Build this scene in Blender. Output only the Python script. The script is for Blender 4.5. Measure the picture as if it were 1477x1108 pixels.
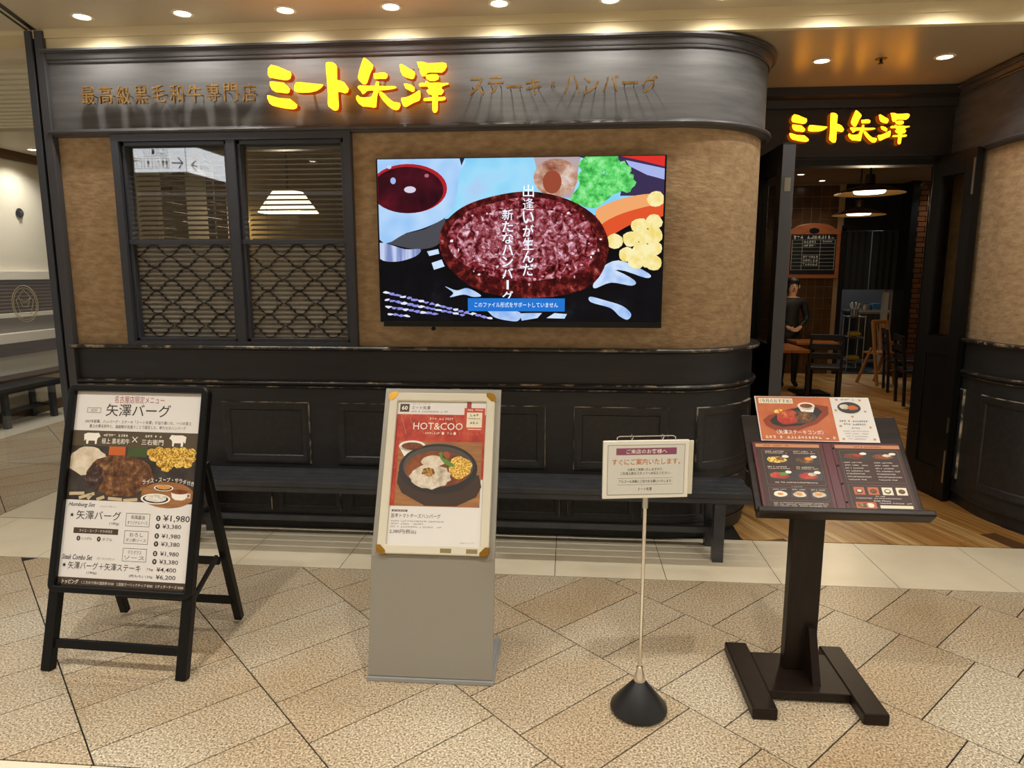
import bpy, bmesh, math, random, json
from mathutils import Vector, Matrix, Euler
random.seed(7)
R = math.radians
SC = bpy.context.scene
COL = SC.collection
for o in list(bpy.data.objects): bpy.data.objects.remove(o)

# ------------------------------------------------------------------ camera, world, exposure
cam = bpy.data.cameras.new('camera'); camo = bpy.data.objects.new('camera', cam); COL.objects.link(camo)
camo.location = (0, 0, 1.5); camo.rotation_euler = (R(90 - 9.104), 0, R(4.732))
cam.sensor_width = 36; cam.lens = 36 * 991.06 / 1477; cam.clip_start = .02
SC.camera = camo
w = bpy.data.worlds.new('world'); SC.world = w; w.use_nodes = True
w.node_tree.nodes['Background'].inputs[0].default_value = (1.0, .95, .88, 1)
w.node_tree.nodes['Background'].inputs[1].default_value = .55
SC.view_settings.view_transform = 'Standard'; SC.view_settings.look = 'None'
SC.view_settings.exposure = 0.0; SC.view_settings.gamma = 1.0; SC.view_settings.use_curve_mapping = False
SPOT_FRONT = 15.0     # watts of the downlights right above the fascia
SPOT_HALL = 105.0      # watts of the downlights over the mall floor, added fill rows too
WARM = (1.0, .945, .85)

# ------------------------------------------------------------------ helpers
def lin(c):
    if isinstance(c, str): c = tuple(int(c[i:i + 2], 16) for i in (0, 2, 4))
    return tuple(((v / 255) / 12.92 if v / 255 <= .04045 else ((v / 255 + .055) / 1.055) ** 2.4) for v in c) + (1,)
MATS = {}
def nodes(m):
    m.use_nodes = True
    return m.node_tree.nodes, m.node_tree.links
def coords(N, L, stretch, world=False):
    mp = N.new('ShaderNodeMapping'); mp.inputs['Scale'].default_value = stretch
    if world:
        g = N.new('ShaderNodeNewGeometry'); L.new(g.outputs['Position'], mp.inputs[0])
    else:
        g = N.new('ShaderNodeTexCoord'); L.new(g.outputs['Object'], mp.inputs[0])
    return mp.outputs[0]
def ramp(N, stops):
    r = N.new('ShaderNodeValToRGB'); e = r.color_ramp.elements
    while len(e) < len(stops): e.new(.5)
    for k, (p, c) in enumerate(stops): e[k].position = p; e[k].color = lin(c)
    return r
def mat(name, col, rough=.5, metal=0, var=None, bump=None, stretch=(1, 1, 1), emit=None, es=1.0, spec=.5, world=True, coat=0):
    """var=(scale, detail, colour2[, lo, hi]) noise mixed colour; bump=(scale,strength,distance)"""
    if name in MATS: return MATS[name]
    m = bpy.data.materials.new(name); N, L = nodes(m); b = N['Principled BSDF']
    b.inputs['Base Color'].default_value = lin(col); b.inputs['Roughness'].default_value = rough
    b.inputs['Metallic'].default_value = metal; b.inputs['Specular IOR Level'].default_value = spec
    if coat: b.inputs['Coat Weight'].default_value = coat; b.inputs['Coat Roughness'].default_value = .1
    if emit: b.inputs['Emission Color'].default_value = lin(emit); b.inputs['Emission Strength'].default_value = es
    if var or bump: c = coords(N, L, stretch, world)
    if var:
        n = N.new('ShaderNodeTexNoise'); n.inputs['Scale'].default_value = var[0]; n.inputs['Detail'].default_value = var[1]
        n.inputs['Roughness'].default_value = .62
        L.new(c, n.inputs['Vector'])
        lo, hi = (var[3], var[4]) if len(var) > 3 else (.35, .65)
        r = ramp(N, [(lo, col), (hi, var[2])]); L.new(n.outputs[0], r.inputs[0]); L.new(r.outputs[0], b.inputs['Base Color'])
    if bump:
        n2 = N.new('ShaderNodeTexNoise'); n2.inputs['Scale'].default_value = bump[0]; n2.inputs['Detail'].default_value = 5
        L.new(c, n2.inputs['Vector']); bp = N.new('ShaderNodeBump'); bp.inputs['Strength'].default_value = bump[1]
        bp.inputs['Distance'].default_value = bump[2]; L.new(n2.outputs[0], bp.inputs['Height']); L.new(bp.outputs[0], b.inputs['Normal'])
    MATS[name] = m
    return m
def noisemat(name, stops, scale=20, detail=6, emit=0, rough=.5, stretch=(1, 1, 1), kind='noise', world=False, dist=0):
    """a picture-like mottled colour: stops=[(pos,colour)...]; emit>0 makes it a light-giving screen picture"""
    if name in MATS: return MATS[name]
    m = bpy.data.materials.new(name); N, L = nodes(m); b = N['Principled BSDF']; c = coords(N, L, stretch, world)
    if kind == 'noise':
        n = N.new('ShaderNodeTexNoise'); n.inputs['Scale'].default_value = scale; n.inputs['Detail'].default_value = detail
        n.inputs['Roughness'].default_value = .65; n.inputs['Distortion'].default_value = dist
    else:
        n = N.new('ShaderNodeTexVoronoi'); n.inputs['Scale'].default_value = scale
    L.new(c, n.inputs['Vector']); r = ramp(N, stops); L.new(n.outputs[0], r.inputs[0])
    if emit:
        b.inputs['Base Color'].default_value = (.003, .003, .004, 1); b.inputs['Roughness'].default_value = .3; b.inputs['Specular IOR Level'].default_value = .15
        L.new(r.outputs[0], b.inputs['Emission Color']); b.inputs['Emission Strength'].default_value = emit
    else:
        L.new(r.outputs[0], b.inputs['Base Color']); b.inputs['Roughness'].default_value = rough
    MATS[name] = m
    return m
def glow(name, col, s, base='101010'):
    return mat(name, base, .4, emit=col, es=s, spec=.15)
def glassmat(name, tint=(.9, .92, .9), add=.02, rough=.02):
    if name in MATS: return MATS[name]
    m = bpy.data.materials.new(name); N, L = nodes(m); N.remove(N['Principled BSDF']); out = N['Material Output']
    t = N.new('ShaderNodeBsdfTransparent'); t.inputs[0].default_value = tint + (1,)
    g = N.new('ShaderNodeBsdfGlossy'); g.inputs['Roughness'].default_value = rough
    f = N.new('ShaderNodeLayerWeight'); f.inputs[0].default_value = .5
    pw_ = N.new('ShaderNodeMath'); pw_.operation = 'POWER'; pw_.inputs[1].default_value = 5; L.new(f.outputs['Facing'], pw_.inputs[0])
    a = N.new('ShaderNodeMath'); a.operation = 'MULTIPLY_ADD'; a.inputs[1].default_value = .9; a.inputs[2].default_value = .04 + add; L.new(pw_.outputs[0], a.inputs[0])
    x = N.new('ShaderNodeMixShader'); L.new(a.outputs[0], x.inputs[0]); L.new(t.outputs[0], x.inputs[1]); L.new(g.outputs[0], x.inputs[2])
    L.new(x.outputs[0], out.inputs[0]); MATS[name] = m
    return m

class B:
    """collects shapes of ONE piece"""
    def __init__(s): s.v = []; s.f = []; s.mi = []; s.m = 0
    def add(s, vs, fs):
        k = len(s.v); s.v += [tuple(v) for v in vs]
        for f in fs: s.f.append([i + k for i in f]); s.mi.append(s.m)
        return s
    def box(s, x0, x1, y0, y1, z0, z1):
        return s.add([(x0, y0, z0), (x1, y0, z0), (x1, y1, z0), (x0, y1, z0), (x0, y0, z1), (x1, y0, z1), (x1, y1, z1), (x0, y1, z1)],
                     [(3, 2, 1, 0), (4, 5, 6, 7), (0, 1, 5, 4), (1, 2, 6, 5), (2, 3, 7, 6), (3, 0, 4, 7)])
    def bar(s, p, q, wx, wy, up=(0, 0, 1)):
        """rectangular bar from p to q"""
        p, q = Vector(p), Vector(q); d = (q - p).normalized(); u = Vector(up)
        if abs(d.dot(u)) > .98: u = Vector((0, 1, 0))
        a = d.cross(u).normalized() * wx / 2; b = a.cross(d).normalized() * wy / 2
        vs = [p - a - b, p + a - b, p + a + b, p - a + b, q - a - b, q + a - b, q + a + b, q - a + b]
        return s.add(vs, [(3, 2, 1, 0), (4, 5, 6, 7), (0, 1, 5, 4), (1, 2, 6, 5), (2, 3, 7, 6), (3, 0, 4, 7)])
    def tube(s, pts, r, n=10):
        pts = [Vector(p) for p in pts]; rr = r if isinstance(r, (list, tuple)) else [r] * len(pts); vs = []
        for i, p in enumerate(pts):
            d = (pts[min(i + 1, len(pts) - 1)] - pts[max(i - 1, 0)]).normalized()
            u = Vector((0, 0, 1)) if abs(d.z) < .9 else Vector((0, 1, 0))
            a = d.cross(u).normalized(); b = d.cross(a)
            for k in range(n):
                t = 2 * math.pi * k / n; vs.append(p + (a * math.cos(t) + b * math.sin(t)) * rr[i])
        fs = [(i * n + k, i * n + (k + 1) % n, (i + 1) * n + (k + 1) % n, (i + 1) * n + k) for i in range(len(pts) - 1) for k in range(n)]
        fs += [tuple(reversed(range(n))), tuple(range((len(pts) - 1) * n, len(pts) * n))]
        return s.add(vs, fs)
    def lathe(s, prof, n=24, c=(0, 0, 0)):
        vs = [(c[0] + r * math.cos(2 * math.pi * k / n), c[1] + r * math.sin(2 * math.pi * k / n), c[2] + z) for r, z in prof for k in range(n)]
        fs = [(i * n + k, i * n + (k + 1) % n, (i + 1) * n + (k + 1) % n, (i + 1) * n + k) for i in range(len(prof) - 1) for k in range(n)]
        return s.add(vs, fs)
    def prism(s, poly, y0, y1, sidemat=None):
        """poly in (x,z), extruded along y; front at y0"""
        n = len(poly); vs = [(x, y0, z) for x, z in poly] + [(x, y1, z) for x, z in poly]
        s.add(vs, [tuple(range(n)), tuple(reversed(range(n, 2 * n)))])
        k = len(s.v) - 2 * n; keep = s.m
        if sidemat is not None: s.m = sidemat
        for i in range(n):
            j = (i + 1) % n; s.f.append([k + j, k + i, k + n + i, k + n + j]); s.mi.append(s.m)
        s.m = keep
        return s
    def hprism(s, poly, z0, z1):
        """poly in (x,y), extruded up"""
        n = len(poly); vs = [(x, y, z1) for x, y in poly] + [(x, y, z0) for x, y in poly]
        fs = [tuple(range(n)), tuple(reversed(range(n, 2 * n)))] + [((i + 1) % n, i, n + i, n + (i + 1) % n) for i in range(n)]
        return s.add(vs, fs)
    def ellipsoid(s, c, r, n=14, m=8):
        vs = [];
        for i in range(m + 1):
            t = math.pi * i / m
            for k in range(n):
                a = 2 * math.pi * k / n; vs.append((c[0] + r[0] * math.sin(t) * math.cos(a), c[1] + r[1] * math.sin(t) * math.sin(a), c[2] + r[2] * math.cos(t)))
        fs = [(i * n + k, (i + 1) * n + k, (i + 1) * n + (k + 1) % n, i * n + (k + 1) % n) for i in range(m) for k in range(n)]
        return s.add(vs, fs)
    def mesh(s, name):
        me = bpy.data.meshes.new(name); me.from_pydata(s.v, [], s.f); me.polygons.foreach_set('material_index', s.mi)
        bm = bmesh.new(); bm.from_mesh(me); bmesh.ops.remove_doubles(bm, verts=bm.verts, dist=1e-6)
        if not getattr(s, 'flat', False): bmesh.ops.recalc_face_normals(bm, faces=bm.faces)
        bm.to_mesh(me); bm.free()
        return me
    def build(s, name, ms, parent=None, loc=(0, 0, 0), rot=(0, 0, 0), bevel=0, smooth=False, kind=None, label=None, cat=None, group=None, seg=2):
        me = s.mesh(name)
        for m in (ms if isinstance(ms, (list, tuple)) else [ms]): me.materials.append(m)
        o = bpy.data.objects.new(name, me); COL.objects.link(o); o.parent = parent; o.location = loc; o.rotation_euler = rot
        if smooth:
            me.polygons.foreach_set('use_smooth', [True] * len(me.polygons))
            if smooth != 'all':
                try: me.set_sharp_from_angle(angle=R(40))
                except Exception: pass
        if bevel:
            b = o.modifiers.new('bevel', 'BEVEL'); b.width = bevel; b.segments = seg; b.limit_method = 'ANGLE'; b.angle_limit = R(35)
        return tag(o, label, cat, group, kind)
def tag(o, label=None, cat=None, group=None, kind=None):
    if label: o['label'] = label
    if cat: o['category'] = cat
    if group: o['group'] = group
    if kind: o['kind'] = kind
    return o
def thing(name, label, cat, loc=(0, 0, 0), rot=(0, 0, 0), group=None, kind=None):
    o = bpy.data.objects.new(name, None); COL.objects.link(o); o.location = loc; o.rotation_euler = rot
    o.empty_display_size = .1
    return tag(o, label, cat, group, kind)
def share(src, parent=None, loc=(0, 0, 0), rot=(0, 0, 0)):
    c = src.copy(); COL.objects.link(c); c.parent = parent; c.location = loc; c.rotation_euler = rot
    return c
def copy_tree(o, parent=None):
    c = o.copy(); COL.objects.link(c); c.parent = parent
    for ch in list(o.children): copy_tree(ch, c)
    return c

def curvy(pts, n=4):
    """smooth closed outline through the points"""
    out = []; m = len(pts)
    for i in range(m):
        a, b, c, d = pts[i - 1], pts[i], pts[(i + 1) % m], pts[(i + 2) % m]
        for k in range(n):
            t = k / n; out.append(tuple(.5 * (2 * b[j] + (c[j] - a[j]) * t + (2 * a[j] - 5 * b[j] + 4 * c[j] - d[j]) * t * t + (3 * b[j] - a[j] - 3 * c[j] + d[j]) * t ** 3) for j in (0, 1)))
    return out
class Print:
    """flat print on a sheet: u right 0..1, v down 0..1; lies in the local xz plane facing -y, bottom edge centre at the origin"""
    def __init__(s, W, H): s.W, s.H = W, H; s.b = B(); s.b.flat = True; s.ms = []
    def mi(s, m):
        if m not in s.ms: s.ms.append(m)
        s.b.m = s.ms.index(m)
    def P(s, u, v, l): return (u * s.W - s.W / 2, -.0004 - l * .00015, s.H - v * s.H)
    def poly(s, pts, m, l=1):
        pts = [(min(max(u, 0), 1), min(max(v, 0), 1)) for u, v in pts]
        s.mi(m); n = len(pts); s.b.add([s.P(u, v, l) for u, v in pts], [tuple(reversed(range(n)))]); return s
    def rect(s, a, b, c, d, m, l=1): return s.poly([(a, b), (c, b), (c, d), (a, d)], m, l)
    def ell(s, cu, cv, ru, rv, m, l=1, n=28, a0=0, a1=360):
        return s.poly([(cu + ru * math.cos(R(a0 + (a1 - a0) * k / n)), cv + rv * math.sin(R(a0 + (a1 - a0) * k / n))) for k in range(n + (a1 - a0 != 360))], m, l)
    def blob(s, cu, cv, ru, rv, m, l=1, n=22, j=.12, seed=1):
        r = random.Random(seed)
        return s.poly([(cu + ru * k1 * math.cos(2 * math.pi * k / n), cv + rv * k1 * math.sin(2 * math.pi * k / n)) for k in range(n) for k1 in [1 + r.uniform(-j, j)]], m, l)
    def frame(s, a, b, c, d, t, m, l=2):
        tv = t * s.W / s.H
        s.rect(a, b, c, b + tv, m, l); s.rect(a, d - tv, c, d, m, l); s.rect(a, b, a + t, d, m, l); s.rect(c - t, b, c, d, m, l); return s
    def line(s, p, q, t, m, l=2):
        px, py = p[0] * s.W, p[1] * s.H; qx, qy = q[0] * s.W, q[1] * s.H; dx, dy = qx - px, qy - py; n = math.hypot(dx, dy) or 1
        ox, oy = -dy / n * t / 2, dx / n * t / 2
        return s.poly([((px + ox) / s.W, (py + oy) / s.H), ((qx + ox) / s.W, (qy + oy) / s.H), ((qx - ox) / s.W, (qy - oy) / s.H), ((px - ox) / s.W, (py - oy) / s.H)], m, l)
    def text(s, t, u0, v0, u1, v1, m, l=3, bold=0, shear=0, vertical=False):
        """text fitted into the box"""
        if vertical:
            n = len(t); step = (v1 - v0) / n
            for k, ch in enumerate(t):
                if ch in 'ー': s.rect((u0 + u1) / 2 - .004, v0 + k * step + .1 * step, (u0 + u1) / 2 + .004, v0 + (k + .9) * step, m, l)
                else: s.text(ch, u0, v0 + k * step + .04 * step, u1, v0 + (k + .96) * step, m, l, 0 if ch == '逢' else bold)
            return s
        vs, fs = textmesh(t, bold, shear)
        if not vs: return s
        x0 = min(v[0] for v in vs); x1 = max(v[0] for v in vs); y0 = min(v[1] for v in vs); y1 = max(v[1] for v in vs)
        s.mi(m); s.b.add([s.P(u0 + (x - x0) / (x1 - x0) * (u1 - u0), v1 - (y - y0) / (y1 - y0) * (v1 - v0), l) for x, y in vs], fs); return s
    def scrib(s, u0, v0, u1, v1, m, seed=0, l=2):
        """a line of print too small to read: little strokes"""
        r = random.Random(seed); h = v1 - v0; cw = h * s.H / s.W * .95; n = max(1, int((u1 - u0) / cw)); cw = (u1 - u0) / n
        for i in range(n):
            a = u0 + i * cw
            if r.random() < .08: continue
            for q in range(3):
                if r.random() < .5: y = v0 + h * r.uniform(.05, .8); s.rect(a + cw * .06, y, a + cw * .84, y + h * .16, m, l)
                else: x = a + cw * r.uniform(.1, .7); s.rect(x, v0 + h * .05, x + cw * .16, v1 - h * .05, m, l)
        return s
    def build(s, name, parent=None, base=None, **k):
        if base: s.rect(0, 0, 1, 1, base, 0)
        return s.b.build(name, s.ms, parent, **k)
TM = {}
def textmesh(t, bold=0, shear=0, res=2):
    if any('\u4e00' <= ch <= '\u9fff' for ch in t): bold = min(bold, .005)     # dense characters close up when fattened
    key = (t, bold, shear)
    if key in TM: return TM[key]
    c = bpy.data.curves.new('t', 'FONT'); c.body = t; c.size = 1; c.resolution_u = res; c.offset = bold; c.shear = shear
    o = bpy.data.objects.new('t', c); me = bpy.data.meshes.new_from_object(o)
    r = ([(v.co.x, v.co.y) for v in me.vertices], [tuple(p.vertices) for p in me.polygons])
    bpy.data.objects.remove(o); bpy.data.meshes.remove(me); bpy.data.curves.remove(c); TM[key] = r
    return r
def textobj(t, w, h, depth, bold=0):
    """extruded lettering in the xz plane, centred, front at y=0, back at y=depth"""
    bold = min(bold, .004)
    c = bpy.data.curves.new('t', 'FONT'); c.body = t; c.size = 1; c.resolution_u = 3; c.offset = bold; c.extrude = .5
    o = bpy.data.objects.new('t', c); me = bpy.data.meshes.new_from_object(o)
    bpy.data.objects.remove(o); bpy.data.curves.remove(c)
    xs = [v.co.x for v in me.vertices]; ys = [v.co.y for v in me.vertices]
    x0, x1, y0, y1 = min(xs), max(xs), min(ys), max(ys)
    for v in me.vertices:
        x, y, z = v.co; v.co = ((x - x0) / (x1 - x0) * w - w / 2, depth * (.5 - z), (y - y0) / (y1 - y0) * h - h / 2)
    return me
# ------------------------------------------------------------------ materials of the place
def granite(name, a, b, c):
    if name in MATS: return MATS[name]
    m = bpy.data.materials.new(name); N, L = nodes(m); bs = N['Principled BSDF']; co = coords(N, L, (1, 1, 1), True)
    n = N.new('ShaderNodeTexNoise'); n.inputs['Scale'].default_value = 135; n.inputs['Detail'].default_value = 3; n.inputs['Roughness'].default_value = .8
    L.new(co, n.inputs['Vector']); r = ramp(N, [(.37, c), (.44, a), (.52, b), (.61, 'f4eedf')]); L.new(n.outputs[0], r.inputs[0])
    n2 = N.new('ShaderNodeTexNoise'); n2.inputs['Scale'].default_value = 1.6; n2.inputs['Detail'].default_value = 2; L.new(co, n2.inputs['Vector'])
    r2 = ramp(N, [(.3, 'ffffff'), (.7, 'eadccb')]); L.new(n2.outputs[0], r2.inputs[0])
    oi = N.new('ShaderNodeObjectInfo'); r3 = ramp(N, [(0, 'ffffff'), (1, 'f4ebe0')]); L.new(oi.outputs['Random'], r3.inputs[0])
    x = N.new('ShaderNodeMixRGB'); x.blend_type = 'MULTIPLY'; x.inputs[0].default_value = 1; L.new(r.outputs[0], x.inputs[1]); L.new(r2.outputs[0], x.inputs[2])
    y = N.new('ShaderNodeMixRGB'); y.blend_type = 'MULTIPLY'; y.inputs[0].default_value = 1; L.new(x.outputs[0], y.inputs[1]); L.new(r3.outputs[0], y.inputs[2])
    L.new(y.outputs[0], bs.inputs['Base Color']); bs.inputs['Roughness'].default_value = .36
    MATS[name] = m
    return m
def wood(name, a, b, c, ang, rough=.35, scale=1.0, tint=True):
    """grain runs along the direction at angle ang (from +x) in plan"""
    if name in MATS: return MATS[name]
    m = bpy.data.materials.new(name); N, L = nodes(m); bs = N['Principled BSDF']
    g = N.new('ShaderNodeNewGeometry'); oi = N.new('ShaderNodeObjectInfo')
    mp = N.new('ShaderNodeMapping'); mp.vector_type = 'TEXTURE'; mp.inputs['Rotation'].default_value = (0, 0, R(ang)); mp.inputs['Scale'].default_value = (1.4 / scale, .055 / scale, .2 / scale)
    L.new(g.outputs['Position'], mp.inputs[0])
    ad = N.new('ShaderNodeVectorMath'); ad.operation = 'ADD'; L.new(mp.outputs[0], ad.inputs[0])
    sc = N.new('ShaderNodeMath'); sc.operation = 'MULTIPLY'; sc.inputs[1].default_value = 37; L.new(oi.outputs['Random'], sc.inputs[0])
    if tint: L.new(sc.outputs[0], ad.inputs[1])
    n = N.new('ShaderNodeTexNoise'); n.inputs['Scale'].default_value = 1.6; n.inputs['Detail'].default_value = 6; n.inputs['Distortion'].default_value = .6; L.new(ad.outputs[0], n.inputs['Vector'])
    r = ramp(N, [(.3, a), (.5, b), (.7, c)]); L.new(n.outputs[0], r.inputs[0])
    r3 = ramp(N, [(0, 'ffffff'), (1, 'd8bf9c')]); L.new(oi.outputs['Random'], r3.inputs[0])
    y = N.new('ShaderNodeMixRGB'); y.blend_type = 'MULTIPLY'; y.inputs[0].default_value = 1 if tint else 0; L.new(r.outputs[0], y.inputs[1]); L.new(r3.outputs[0], y.inputs[2])
    L.new(y.outputs[0], bs.inputs['Base Color']); bs.inputs['Roughness'].default_value = rough
    MATS[name] = m
    return m
M_GRAN = granite('granite', 'a0957f', 'c9bfa8', '453c32')
M_GROUT = mat('grout', '1e1a16', .9)
M_CREAM = mat('cream_stone', 'e6dcc4', .32, var=(3, 4, 'ded2b8'))
M_WOODF = wood('oak_floor', '9a7442', 'c49c62', 'dcbb85', -71.7)
M_WOODF2 = mat('dark_oak', '5a3d22', .5)
M_FASCIA = mat('streaked_grey_panel', '525254', .68, var=(4, 8, '717172', .25, .75), spec=.3, stretch=(.35, 1, 5))
M_MOULD = mat('charcoal_moulding', '454446', .42, var=(6, 5, '525053'), stretch=(.4, 1, 4))
M_DADO = mat('black_wainscot_paint', '262629', .5, var=(5, 6, '303032'), stretch=(.4, 1, 3), bump=(60, .15, .002))
M_DADO2 = mat('worn_black_paint', '28282a', .42, var=(30, 6, '383635', .45, .8))
M_PLASTER = mat('tan_textured_plaster', '9e8262', .85, var=(22, 9, 'bfa380', .3, .62), stretch=(.7, .7, 1.6), bump=(45, .6, .006), spec=.2)
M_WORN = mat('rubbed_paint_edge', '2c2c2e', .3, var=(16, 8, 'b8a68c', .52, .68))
M_WORN_GLINT = mat('rubbed_highlit_panel_edge', '3a3836', .35, var=(9, 8, 'd2c6b2', .46, .6))  # rubbed paint, with the bright edge highlights put into its pale colour
M_FRAME = mat('slate_window_frame', '3d3f48', .4)
M_DARK = mat('black_door_paint', '101012', .45, spec=.3)
M_DARKG = mat('dark_grey_edge', '47474c', .5)
M_ENTR = mat('dark_brown_panel', '35302f', .5, var=(4, 6, '2c2827'), stretch=(.4, 1, 4))
M_CEIL = mat('ceiling_paint', 'cdc0a6', .5)
M_SOFFIT = mat('soffit_paint', 'b8a88c', .3)
M_FRIEZE = mat('frieze_cream', 'e2d3ac', .6)
M_BLACK = mat('black_metal', '0b0b0c', .4, spec=.3)
M_STEEL = mat('steel', 'b8b6b0', .3, 1)
M_CHROME = mat('chrome', 'd9d4cc', .18, 1)
M_WALLC = mat('cream_wall', 'ddd6c2', .7)
M_GLASS = glassmat('window_glass', (.93, .94, .93), .03)
M_DGLASS = glassmat('door_glass', (.75, .72, .66), .09, .04)
M_LAMP = glow('downlight_glow', 'fff1d6', 14)

# ------------------------------------------------------------------ plan of the shopfront
def path_front(n=18):
    p = [(-2.90, 3.80, 0, -1), (.53, 3.80, 0, -1)]
    p += [(.53 + .6 * math.cos(a), 4.4 + .6 * math.sin(a), math.cos(a), math.sin(a)) for a in [R(-90 + 90 * k / n) for k in range(1, n + 1)]]
    return p + [(1.13, 5.05, 1, 0)]
XR = 2.545
def path_right(n=18):
    p = [(XR, 5.05, -1, 0), (XR, 4.4, -1, 0)]
    p += [(XR + .6 + .6 * math.cos(a), 4.4 + .6 * math.sin(a), math.cos(a), math.sin(a)) for a in [R(180 + 90 * k / n) for k in range(1, n + 1)]]
    return p + [(6.2, 3.80, 0, -1)]
def cut(path, x0):
    """front path starting at x0"""
    return [(x0, 3.80, 0, -1)] + [q for q in path if q[0] > x0]
def sweep(path, prof, worn=()):
    """closed profile [(outward, z)] carried along the plan path, capped"""
    b = B(); n = len(prof); b.worn = set(worn)
    vs = [(x + nx * d, y + ny * d, z) for x, y, nx, ny in path for d, z in prof]
    fs = [(i * n + k, i * n + (k + 1) % n, (i + 1) * n + (k + 1) % n, (i + 1) * n + k) for i in range(len(path) - 1) for k in range(n)]
    fs += [tuple(range(n)), tuple(reversed(range((len(path) - 1) * n, len(path) * n)))]
    b.add(vs, fs)
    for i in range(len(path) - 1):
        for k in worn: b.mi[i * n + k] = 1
    return b
def along(path, s):
    for (x0, y0, a0, b0), (x1, y1, a1, b1) in zip(path, path[1:]):
        l = math.hypot(x1 - x0, y1 - y0)
        if s <= l or (x1, y1) == path[-1][:2]:
            t = s / l; nx, ny = a0 + (a1 - a0) * t, b0 + (b1 - b0) * t; q = math.hypot(nx, ny)
            return x0 + (x1 - x0) * t, y0 + (y1 - y0) * t, nx / q, ny / q
        s -= l
def panel(path, s0, s1, z0, z1, parent, m, deep=1.0, k=16):
    """raised mitred picture-frame moulding round a sunk field"""
    rings = [(0, .001), (.004, .014), (.016, .016), (.030, .011), (.046, .009), (.052, .0015)]
    b = B(); vs = []; per = 2 * k + 2
    for i, d in rings:
        i *= deep; a, e, c, f = s0 + i, s1 - i, z0 + i, z1 - i
        ring = [(a + (e - a) * t / k, c) for t in range(k + 1)] + [(e - (e - a) * t / k, f) for t in range(k + 1)]
        for s, z in ring:
            x, y, nx, ny = along(path, s); vs.append((x + nx * d, y + ny * d, z))
    fs = [(r * per + j, r * per + (j + 1) % per, (r + 1) * per + (j + 1) % per, (r + 1) * per + j) for r in range(len(rings) - 1) for j in range(per)]
    last = (len(rings) - 1) * per
    for t in range(k): fs.append((last + t, last + t + 1, last + per - 2 - t, last + per - 1 - t))
    b.add(vs, fs)
    for j in range(per): b.mi[j] = 1  # outer ring takes the worn colour with painted highlights
    return b.build('panel_moulding', [m, M_WORN_GLINT], parent, smooth=True)
CROWN = [(-.05, 2.645), (.010, 2.645), (.013, 2.652), (.008, 2.657), (.013, 2.661), (.016, 2.664), (.022, 2.690), (.034, 2.692), (.036, 2.697), (.046, 2.699), (.047, 2.709), (-.05, 2.709)]
FMOULD = [(-.02, 2.255), (.012, 2.255), (.018, 2.262), (.034, 2.268), (.038, 2.277), (.034, 2.286), (.016, 2.292), (.012, 2.297), (-.02, 2.297)]
CRAIL = [(-.02, 1.058), (.008, 1.058), (.012, 1.066), (.026, 1.07), (.040, 1.078), (.042, 1.088), (.036, 1.094), (-.02, 1.094)]
LMOULD = [(-.02, .848), (.008, .848), (.016, .854), (.020, .862), (.012, .868), (.024, .874), (.028, .884), (.018, .893), (-.02, .893)]
def front(path, name, label_post=None, wincut=None):
    """one swept shopfront wall; its plaster is the wall itself"""
    pl = [(-.12, 1.06), (-.018, 1.06), (-.018, 2.29), (-.12, 2.29)]
    if wincut:
        w = sweep([(-2.90, 3.80, 0, -1), (wincut[0], 3.80, 0, -1)], pl)
        w2 = sweep(cut(path, wincut[1]), pl); w.add(w2.v, w2.f)
    else: w = sweep(path, pl)
    W = w.build(name, M_PLASTER, kind='structure', smooth=True)
    sweep(path, [(-.12, .08), (0, .08), (0, 1.075), (-.12, 1.075)]).build('wainscot', M_DADO, W, smooth=True)
    sweep(path, [(-.12, 0), (-.012, 0), (-.012, .075), (.004, .078), (.006, .092), (-.12, .1)]).build('kickboard', M_DADO2, W, smooth=True)
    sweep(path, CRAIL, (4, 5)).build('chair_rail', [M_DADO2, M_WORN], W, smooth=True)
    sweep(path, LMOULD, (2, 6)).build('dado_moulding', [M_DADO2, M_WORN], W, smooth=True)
    sweep(path, [(-.12, 2.27), (0, 2.27), (0, 2.66), (-.12, 2.66)]).build('fascia_board', M_FASCIA, W, smooth=True)
    sweep(path, FMOULD).build('fascia_moulding', M_MOULD, W, smooth=True)
    sweep(path, CROWN).build('crown_moulding', M_MOULD, W, smooth=True)
    return W
PF, PR = path_front(), path_right()
wall_front = front(PF, 'wall_front', wincut=(-2.546, -1.187))
wall_right = front(PR, 'wall_right')
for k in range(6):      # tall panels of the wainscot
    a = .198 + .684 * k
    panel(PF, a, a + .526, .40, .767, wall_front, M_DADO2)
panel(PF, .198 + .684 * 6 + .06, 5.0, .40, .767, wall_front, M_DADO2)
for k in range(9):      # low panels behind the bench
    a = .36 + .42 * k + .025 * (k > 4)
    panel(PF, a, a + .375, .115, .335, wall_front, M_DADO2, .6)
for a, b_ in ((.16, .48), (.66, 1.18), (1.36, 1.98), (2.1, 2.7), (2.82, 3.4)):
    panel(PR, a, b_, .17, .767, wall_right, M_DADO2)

# shutter guide post at the left end
t1 = B().box(-2.932, -2.882, 3.772, 3.92, 0, 2.81).build('trim_1', M_DARKG, kind='structure', bevel=.004)
B().box(-2.988, -2.948, 3.772, 3.92, 0, 2.81).build('guide_rail', M_FRAME, t1, bevel=.003)
B().box(-2.950, -2.930, 3.79, 3.92, 0, 2.81).build('shutter_slot', M_BLACK, t1)
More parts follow.
